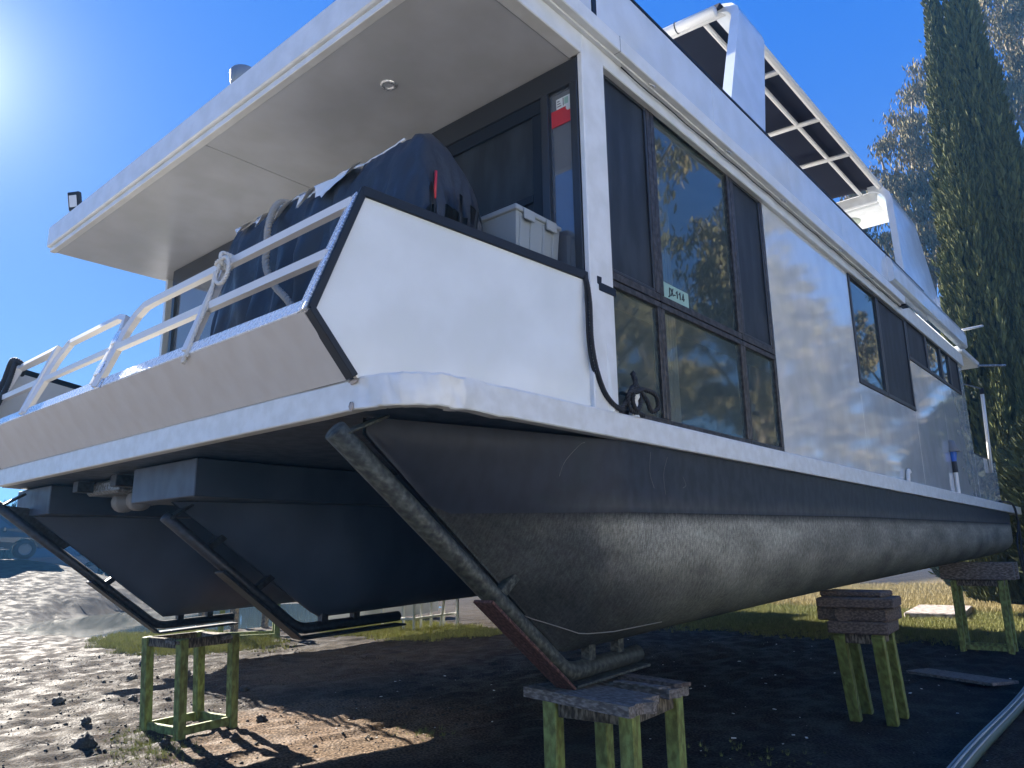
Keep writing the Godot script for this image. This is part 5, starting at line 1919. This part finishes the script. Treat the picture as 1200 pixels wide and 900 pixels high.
func build_vehicles() -> void:
	var suv := [[2.30, 0.45], [2.35, 0.80], [2.22, 1.02], [1.15, 1.14], [0.45, 1.72], [0.1, 1.80], [-1.8, 1.78], [-2.1, 1.62], [-2.28, 1.05], [-2.32, 0.5], [-1.9, 0.42], [-1.78, 0.62], [-1.5, 0.82], [-1.3, 0.82], [-1.02, 0.62], [-0.9, 0.38], [0.95, 0.38], [1.07, 0.62], [1.35, 0.82], [1.55, 0.82], [1.83, 0.62], [1.95, 0.42]]
	var gl := [[[1.0, 1.15], [0.42, 1.62], [0.36, 1.62], [0.30, 1.15]], [[0.22, 1.15], [0.28, 1.66], [-0.62, 1.66], [-0.68, 1.15]], [[-0.78, 1.15], [-0.72, 1.66], [-1.72, 1.64], [-1.95, 1.15]]]
	var gy := ground_h(-32.6, -6.9)
	vehicle("parked_car", Vector3(-32.6, gy, -6.9), 1.32, "car_paint", suv, gl, [1.45, -1.4], 0.93, "black four wheel drive wagon parked at the far left edge", "car")
	var hat := [[2.0, 0.4], [2.05, 0.7], [1.9, 0.86], [0.95, 0.98], [0.25, 1.42], [-0.9, 1.46], [-1.75, 1.02], [-1.95, 0.9], [-1.98, 0.45], [-1.7, 0.36], [-1.55, 0.62], [-1.3, 0.76], [-1.1, 0.76], [-0.85, 0.62], [-0.75, 0.34], [0.8, 0.34], [0.92, 0.62], [1.15, 0.76], [1.35, 0.76], [1.6, 0.62], [1.7, 0.38]]
	var gl2 := [[[0.85, 0.99], [0.22, 1.36], [-0.2, 1.38], [-0.2, 0.99]], [[-0.28, 0.99], [-0.28, 1.38], [-0.9, 1.40], [-1.5, 1.0]]]
	gy = ground_h(-36.5, -11.5)
	vehicle("parked_car", Vector3(-36.5, gy, -11.2), 1.2, "car_blue", hat, gl2, [1.25, -1.2], 0.86, "dark blue hatchback parked behind the sloping skid tube", "car")

# ------------------------------------------------------------------ trees and grass
func multi(parent: Node, nm: String, mesh: Mesh, xf: Array, cols: Array) -> MultiMeshInstance3D:
	var mm := MultiMesh.new()
	mm.transform_format = MultiMesh.TRANSFORM_3D
	mm.use_colors = true
	mm.mesh = mesh
	mm.instance_count = xf.size()
	for i in xf.size():
		mm.set_instance_transform(i, xf[i])
		mm.set_instance_color(i, cols[i])
	var mi := MultiMeshInstance3D.new()
	mi.name = numbered(nm, parent)
	mi.multimesh = mm
	mi.set_meta("kind", "stuff")
	parent.add_child(mi)
	return mi

func leaf_mesh() -> ArrayMesh:
	# sickle shaped hanging leaf, unit length
	var st := SurfaceTool.new()
	st.begin(Mesh.PRIMITIVE_TRIANGLES)
	st.set_smooth_group(0)
	var w := [0.02, 0.11, 0.12, 0.015]
	var p := []
	for i in 4:
		var u := i / 3.0
		var c := Vector3(0.18 * u * u, -u, 0.06 * sin(u * 3.0))
		p.append([c - Vector3(w[i], 0, 0), c + Vector3(w[i], 0, 0)])
	for i in 3:
		quad(st, p[i][0], p[i][1], p[i + 1][1], p[i + 1][0], Vector3(0, 0, 1))
	st.generate_normals()
	var m := st.commit()
	m.surface_set_material(0, M.leaf)
	return m

func gum_tree(label: String, base: Vector3, top: float, clumps: Array, per: float, leaf: float, mesh: Mesh, group := "gum trees round the yard") -> void:
	base.y = ground_h(base.x, base.z) - 0.1
	var t := thing("gum_tree", base, label, "tree", group)
	var cen := Vector3.ZERO
	for c in clumps:
		cen += c[0]
	cen /= clumps.size()
	var fork := base.lerp(Vector3(cen.x, base.y + top * 0.75, cen.z), 0.62)
	var st := smooth()
	tube(st, catmull([base, base.lerp(fork, 0.35) + Vector3(0.25, 0, 0.1), fork, Vector3(cen.x, base.y + top * 0.8, cen.z)], 5), top * 0.017, 9, true, 0.0, top * 0.004)
	part(t, "trunk", st, "bark")
	var xf := []
	var cols := []
	for c in clumps:
		var p: Vector3 = c[0]
		var r: float = c[1]
		var s := base.lerp(Vector3(cen.x, base.y + top * 0.8, cen.z), clampf((p.y - base.y) / top * 0.75, 0.25, 0.9))
		st = smooth()
		tube(st, catmull([s, s.lerp(p, 0.5) + Vector3(rng.randf_range(-0.4, 0.4), 0.6, 0), p, p + (p - s).normalized() * r * 0.5], 4), top * 0.006, 6, true, 0.0, 0.015)
		part(t, "branch", st, "bark")
		# several drooping sprays inside each clump
		var sprays := int(5 + r * 3)
		for k in sprays:
			var d := Vector3(rng.randfn(), rng.randfn() * 0.8, rng.randfn()).normalized() * r * pow(rng.randf(), 0.45)
			var sp := p + d
			var n := int(per * rng.randf_range(0.6, 1.4))
			var sr := r * rng.randf_range(0.22, 0.42)
			var tone := rng.randf_range(0.75, 1.2)
			for i in n:
				var q := sp + Vector3(rng.randfn() * sr * 0.55, -absf(rng.randfn()) * sr * 0.8 + sr * 0.3, rng.randfn() * sr * 0.55)
				var bs := Basis(UP, rng.randf() * TAU) * Basis(Vector3.RIGHT, rng.randf_range(-0.7, 0.7))
				var l := leaf * rng.randf_range(0.6, 1.3)
				xf.append(Transform3D(bs.scaled_local(Vector3(l, l, l)), q - base))
				var g := tone * rng.randf_range(0.7, 1.3)
				var c2 := Color(0.150, 0.130, 0.068) * g
				if rng.randf() < 0.12:
					c2 = Color(0.20, 0.15, 0.09) * g
				cols.append(Color(c2.r, c2.g, c2.b, 1.0))
	multi(t, "crown", mesh, xf, cols)

func cloud_clumps(c: Vector3, rx: float, ry: float, n: int, r0: float, r1: float) -> Array:
	var out := []
	for i in n:
		var d := Vector3(rng.randfn(), rng.randfn(), rng.randfn()).normalized() * pow(rng.randf(), 0.4)
		out.append([c + Vector3(d.x * rx, d.y * ry, d.z * rx), rng.randf_range(r0, r1)])
	return out

func conifer_spray() -> ArrayMesh:
	# a flat feathery twig tip, unit long, pointing up
	var st := SurfaceTool.new()
	st.begin(Mesh.PRIMITIVE_TRIANGLES)
	st.set_smooth_group(-1)
	for k in 3:
		var b := Basis(UP, TAU * k / 3.0 + 0.3)
		var o := Vector3.ZERO
		tria(st, o + b * Vector3(-0.06, 0.0, 0), o + b * Vector3(0.16, 0.42, 0.02), b * Vector3(0.03, 1.0, 0.0), b * Vector3(0, 0, 1))
		tria(st, o + b * Vector3(0.03, 0.15, 0.03), o + b * Vector3(0.25, 0.62, 0.05), b * Vector3(0.1, 0.30, 0.0), b * Vector3(0, 0, 1))
		tria(st, o + b * Vector3(-0.05, 0.3, -0.03), o + b * Vector3(0.08, 0.86, 0.08), b * Vector3(0.13, 0.5, 0.02), b * Vector3(0, 0, 1))
	st.generate_normals()
	var m := st.commit()
	m.surface_set_material(0, M.conifer)
	return m

func build_trees() -> void:
	var lm := leaf_mesh()
	var cs := conifer_spray()
	# the cypress behind the stern: a tight column with three spires
	var base := Vector3(-0.15, 0.35, -20.0)
	var t := thing("cypress", base, "tall dark cypress with three pointed spires behind the stern", "tree")
	var st := smooth()
	tube(st, [base, base + Vector3(0, 12, 0)], 0.26, 9, true, 0.0, 0.08)
	part(t, "trunk", st, "bark")
	var spires := [[Vector3(0.12, 0, 0.0), 18.7, 0.86], [Vector3(-0.50, 0, 0.15), 17.6, 0.62], [Vector3(0.55, 0, 0.25), 14.3, 0.74], [Vector3(-0.3, 0, 0.55), 12.4, 0.95], [Vector3(0.25, 0, -0.6), 13.5, 0.9], [Vector3(-0.65, 0, -0.1), 9.6, 0.8], [Vector3(0.3, 0, 0.7), 8.6, 0.9]]
	var rad := func(y: float, hgt: float, k: float) -> float:
		var u := clampf(1.0 - y / hgt, 0.0, 1.0)
		return k * (1.62 * pow(u, 0.84) + 0.04) * (1.0 - 0.35 * sstep(2.0, 0.0, y))
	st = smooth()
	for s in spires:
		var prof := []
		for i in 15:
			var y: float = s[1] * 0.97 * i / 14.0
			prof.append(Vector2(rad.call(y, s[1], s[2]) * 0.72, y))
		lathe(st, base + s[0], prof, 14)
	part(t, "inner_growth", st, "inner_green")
	var xf := []
	var cols := []
	var cn := FastNoiseLite.new()
	cn.seed = 99
	cn.frequency = 0.9
	for s in spires:
		var hgt: float = s[1]
		var n := int(21000 * s[2])
		for i in n:
			var y := hgt * (1.0 - sqrt(rng.randf())) * 1.0
			y = hgt * (1.0 - pow(rng.randf(), 0.62))
			var r: float = rad.call(y, hgt, s[2])
			var a := rng.randf() * TAU
			var nz := cn.get_noise_3d(cos(a) * 2.5 + s[0].x, y * 0.55, sin(a) * 2.5)
			var rr := r * (0.92 + 0.55 * nz + rng.randf_range(-0.10, 0.08))
			if rng.randf() < 0.03:
				rr += rng.randf_range(0.03, 0.16)
			var p: Vector3 = s[0] + Vector3(cos(a) * rr, y, sin(a) * rr)
			var outd := Vector3(cos(a), 0, sin(a))
			var d := (UP * 1.0 + outd * rng.randf_range(0.1, 0.55) + Vector3(rng.randfn(), 0, rng.randfn()) * 0.15).normalized()
			var x := d.cross(Vector3(0.3, 0.1, 1)).normalized()
			var l := rng.randf_range(0.15, 0.34) * (0.7 if y > hgt * 0.85 else 1.0)
			var bs := Basis(x, d, x.cross(d)) * Basis(UP, rng.randf() * TAU)
			xf.append(Transform3D(bs.scaled_local(Vector3(l, l, l)), p))
			var g := rng.randf_range(0.65, 1.25) * (1.0 + 0.35 * nz)
			cols.append(Color(0.088 * g, 0.096 * g, 0.034 * g, 1.0))
	multi(t, "foliage", cs, xf, cols)
	# shrubs at its foot
	for q in [[Vector3(0.9, 0.3, -17.2), 1.3, 4.4, "dense dark conifer shrub with pale tips beside the stern"], [Vector3(-2.3, 0.3, -25.5), 1.3, 2.2, "round grey green bush in the dry grass behind the cypress"], [Vector3(-1.0, 0.3, -23.2), 1.1, 1.7, "low dark bush at the cypress's foot"]]:
		var bb: Vector3 = q[0]
		var sh := thing("shrub", bb, q[3], "shrub")
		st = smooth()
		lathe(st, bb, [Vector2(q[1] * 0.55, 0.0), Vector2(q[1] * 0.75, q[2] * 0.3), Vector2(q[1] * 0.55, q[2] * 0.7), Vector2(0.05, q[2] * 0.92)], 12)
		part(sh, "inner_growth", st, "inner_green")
		xf = []
		cols = []
		for i in 6500:
			var u := rng.randf()
			var y: float = q[2] * u
			var a := rng.randf() * TAU
			var r: float = q[1] * pow(maxf(0.0, sin(PI * clampf(u * 0.82 + 0.16, 0, 1))), 0.7)
			r *= 0.9 + 0.35 * cn.get_noise_3d(cos(a) * 3.0 + bb.x, y * 1.2, sin(a) * 3.0) + rng.randf_range(-0.15, 0.1)
			var outd := Vector3(cos(a), 0, sin(a))
			var d := (UP * 0.8 + outd * rng.randf_range(0.2, 1.2) + Vector3(rng.randfn(), rng.randfn(), rng.randfn()) * 0.3).normalized()
			var x := d.cross(Vector3(0.3, 0.1, 1)).normalized()
			var l := rng.randf_range(0.14, 0.34)
			xf.append(Transform3D((Basis(x, d, x.cross(d)) * Basis(UP, rng.randf() * TAU)).scaled_local(Vector3(l, l, l)), Vector3(outd.x * r, y, outd.z * r)))
			var g := rng.randf_range(0.6, 1.3)
			cols.append(Color(0.062 * g, 0.075 * g, 0.034 * g, 1.0))
		multi(sh, "foliage", cs, xf, cols)
	# the gums behind
	var cl := [[Vector3(-6.3, 21.2, -38), 2.0], [Vector3(-4.6, 23.7, -38), 2.0], [Vector3(-5.5, 19.2, -38.5), 2.3], [Vector3(-6.3, 16.1, -37.5), 2.0], [Vector3(-7.9, 17.9, -38), 1.3], [Vector3(-8.3, 15.6, -38.5), 1.4], [Vector3(-4.4, 15.6, -38), 2.3], [Vector3(-6.6, 13.0, -38), 2.2], [Vector3(-4.4, 20.8, -39), 2.2], [Vector3(-3.4, 25.6, -39), 1.6], [Vector3(-5.0, 11.0, -38), 2.2], [Vector3(-8.6, 12.6, -38.5), 1.6], [Vector3(-3.6, 18.0, -38), 2.0]]
	gum_tree("grey green gum tree with hanging leaves left of the cypress", Vector3(-4.3, 0, -38.5), 26.0, cl, 330.0, 0.27, lm)
	cl = [[Vector3(-0.3, 26.0, -38), 2.3], [Vector3(-0.7, 22.8, -38), 2.2], [Vector3(0.8, 28.0, -39), 2.2], [Vector3(-1.1, 17.0, -38), 2.0], [Vector3(-1.3, 13.6, -38.5), 2.2], [Vector3(0.3, 19.6, -39), 1.9], [Vector3(1.3, 24.0, -38), 2.2], [Vector3(0.2, 15.2, -38), 2.0], [Vector3(-0.6, 30.0, -38.5), 2.0], [Vector3(0.2, 10.5, -38.5), 2.3]]
	gum_tree("tall grey leaved gum tree right of the cypress", Vector3(1.2, 0, -39.0), 30.0, cl, 330.0, 0.27, lm)
	# gums on the far side of the yard, which the panels and windows mirror
	for q in [[Vector3(14.5, 0, -22), 25.0, 4.6, 40, "tall broad gum tree across the yard mirrored in the big window"], [Vector3(11.0, 0, -31), 22.0, 3.6, 30, "gum tree across the yard mirrored beside the big window"], [Vector3(13.0, 0, -46), 20.0, 4.2, 24, "farthest gum tree across the yard mirrored near the stern"], [Vector3(24.0, 0, -27), 22.0, 4.6, 26, "gum tree standing well back across the yard"], [Vector3(9.5, 0, -52), 22.0, 3.4, 20, "slender gum tree far down the yard mirrored in the small windows"], [Vector3(23.0, 0, -42), 24.0, 4.4, 22, "bushy gum tree at the back of the far side"]]:
		var b: Vector3 = q[0]
		gum_tree(q[4], b, q[1], cloud_clumps(b + Vector3(0, q[1] * 0.54, 0), q[2], q[1] * 0.42, q[3] + 14, 0.9, 1.7), 60.0, 0.36, lm)
	# the belt of trees that closes the yard behind the cars
	var bx := []
	var bc := []
	for i in 9000:
		var z := rng.randf_range(-42.0, 16.0)
		var hh := 3.6 + 1.3 * gcol.get_noise_1d(z * 2.0)
		var y := hh * pow(rng.randf(), 0.8)
		var x := -50.0 + rng.randfn() * 1.4
		var l := rng.randf_range(0.6, 1.2)
		bx.append(Transform3D((Basis(UP, rng.randf() * TAU) * Basis(Vector3.RIGHT, rng.randf_range(-0.7, 0.7))).scaled_local(Vector3(l, l, l)), Vector3(x, ground_h(x, z) + y - 0.3, z)))
		var g := rng.randf_range(0.6, 1.3)
		bc.append(Color(0.05 * g, 0.06 * g, 0.035 * g, 1.0))
	var belt := multi(self, "treeline", cs, bx, bc)
	tag(belt, "dark belt of scrub far behind the parked cars", "scrub", "", "stuff")
	# trees beyond the cars
	for q in [[Vector3(-52, 0, -8), 7.2, 3.0, "dark tree beyond the parked wagon"], [Vector3(-50, 0, -17), 7.0, 3.2, "dark tree beyond the blue hatchback"], [Vector3(-58, 0, -26), 7.5, 3.4, "dark tree on the far bank of the puddle"], [Vector3(-47, 0, -1), 6.6, 2.8, "dark tree at the left end of the car row"]]:
		var b: Vector3 = q[0]
		b.y = ground_h(b.x, b.z)
		gum_tree(q[3], b, q[1], cloud_clumps(b + Vector3(0, q[1] * 0.55, 0), q[2], q[1] * 0.32, 16, 0.9, 1.5), 45.0, 0.4, lm, "trees beyond the parked cars")

func build_grass() -> void:
	var st := SurfaceTool.new()
	st.begin(Mesh.PRIMITIVE_TRIANGLES)
	st.set_smooth_group(-1)
	for k in 6:
		var b := Basis(UP, TAU * k / 6.0 + 0.4 * k)
		var o := b * Vector3(0.12 + 0.05 * (k % 3), 0, 0)
		var lean := b * Vector3(0.35 + 0.1 * (k % 2), 0.85 + 0.15 * (k % 3) / 2.0, 0.1)
		tria(st, o + b * Vector3(0, 0, -0.05), o + b * Vector3(0, 0, 0.05), o + lean, b * Vector3(-1, 0.4, 0))
	st.generate_normals()
	var m := st.commit()
	m.surface_set_material(0, M.grass_blade)
	var areas := [[-16.5, -8.0, -12.5, -3.8, 26000, 0.07, Color(0.15, 0.17, 0.035)], [-9.0, 1.5, -21.5, -12.4, 42000, 0.075, Color(0.16, 0.18, 0.045)], [-12.0, 1.5, -34.0, -20.5, 30000, 0.14, Color(0.33, 0.27, 0.13)]]
	var nm := ["short green grass between the mud and the puddle", "sunlit green grass behind the stern", "tall dry grass on the bank behind the boat"]
	for k in 3:
		var a: Array = areas[k]
		var xf := []
		var cols := []
		var tries := 0
		while xf.size() < a[4] and tries < 400000:
			tries += 1
			var x := rng.randf_range(a[0], a[1])
			var z := rng.randf_range(a[2], a[3])
			if k < 2 and rng.randf() > grassy(x, z) * (0.35 + 0.65 * sstep(-0.3, 0.3, gfine.get_noise_2d(x * 0.5, z * 0.5))):
				continue
			if pond_mask(x, z) > 0.3:
				continue
			if Vector2((x + 2.45) / 0.7, (z + 19.6) / 1.6).length() < 1.0:
				continue
			var s: float = a[5] * rng.randf_range(0.5, 1.4)
			xf.append(Transform3D(Basis(UP, rng.randf() * TAU).scaled(Vector3(s, s * rng.randf_range(0.7, 1.4), s)), Vector3(x, ground_h(x, z) - 0.005, z)))
			var g := rng.randf_range(0.6, 1.35)
			var c: Color = (a[6] as Color).lerp(Color(0.30, 0.25, 0.12), 0.5 * rng.randf())
			cols.append(Color(c.r * g, c.g * g, c.b * g, 1.0))
		var mi := multi(self, "grass", m, xf, cols)
		tag(mi, nm[k], "grass", "", "stuff")
	# tufts by the near left stand
	var xf := []
	var cols := []
	for q in [[-5.25, -1.33, 0.16, 60], [-4.75, -1.35, 0.20, 90], [-4.55, -1.15, 0.22, 90], [-5.6, -1.45, 0.12, 30], [-3.35, -3.2, 0.16, 40], [-4.9, -1.2, 0.25, 60], [-0.2, -3.6, 0.3, 50], [-0.6, -4.3, 0.3, 40]]:
		for i in q[3]:
			var x: float = q[0] + rng.randfn() * q[2]
			var z: float = q[1] + rng.randfn() * q[2] * 0.6
			var s := rng.randf_range(0.02, 0.055)
			xf.append(Transform3D(Basis(UP, rng.randf() * TAU).scaled(Vector3(s, s, s)), Vector3(x, ground_h(x, z) - 0.004, z)))
			var g := rng.randf_range(0.6, 1.3)
			cols.append(Color(0.19 * g, 0.21 * g, 0.06 * g, 1.0))
	var mi := multi(self, "grass", m, xf, cols)
	tag(mi, "sparse weeds in the mud by the near stands", "grass", "", "stuff")
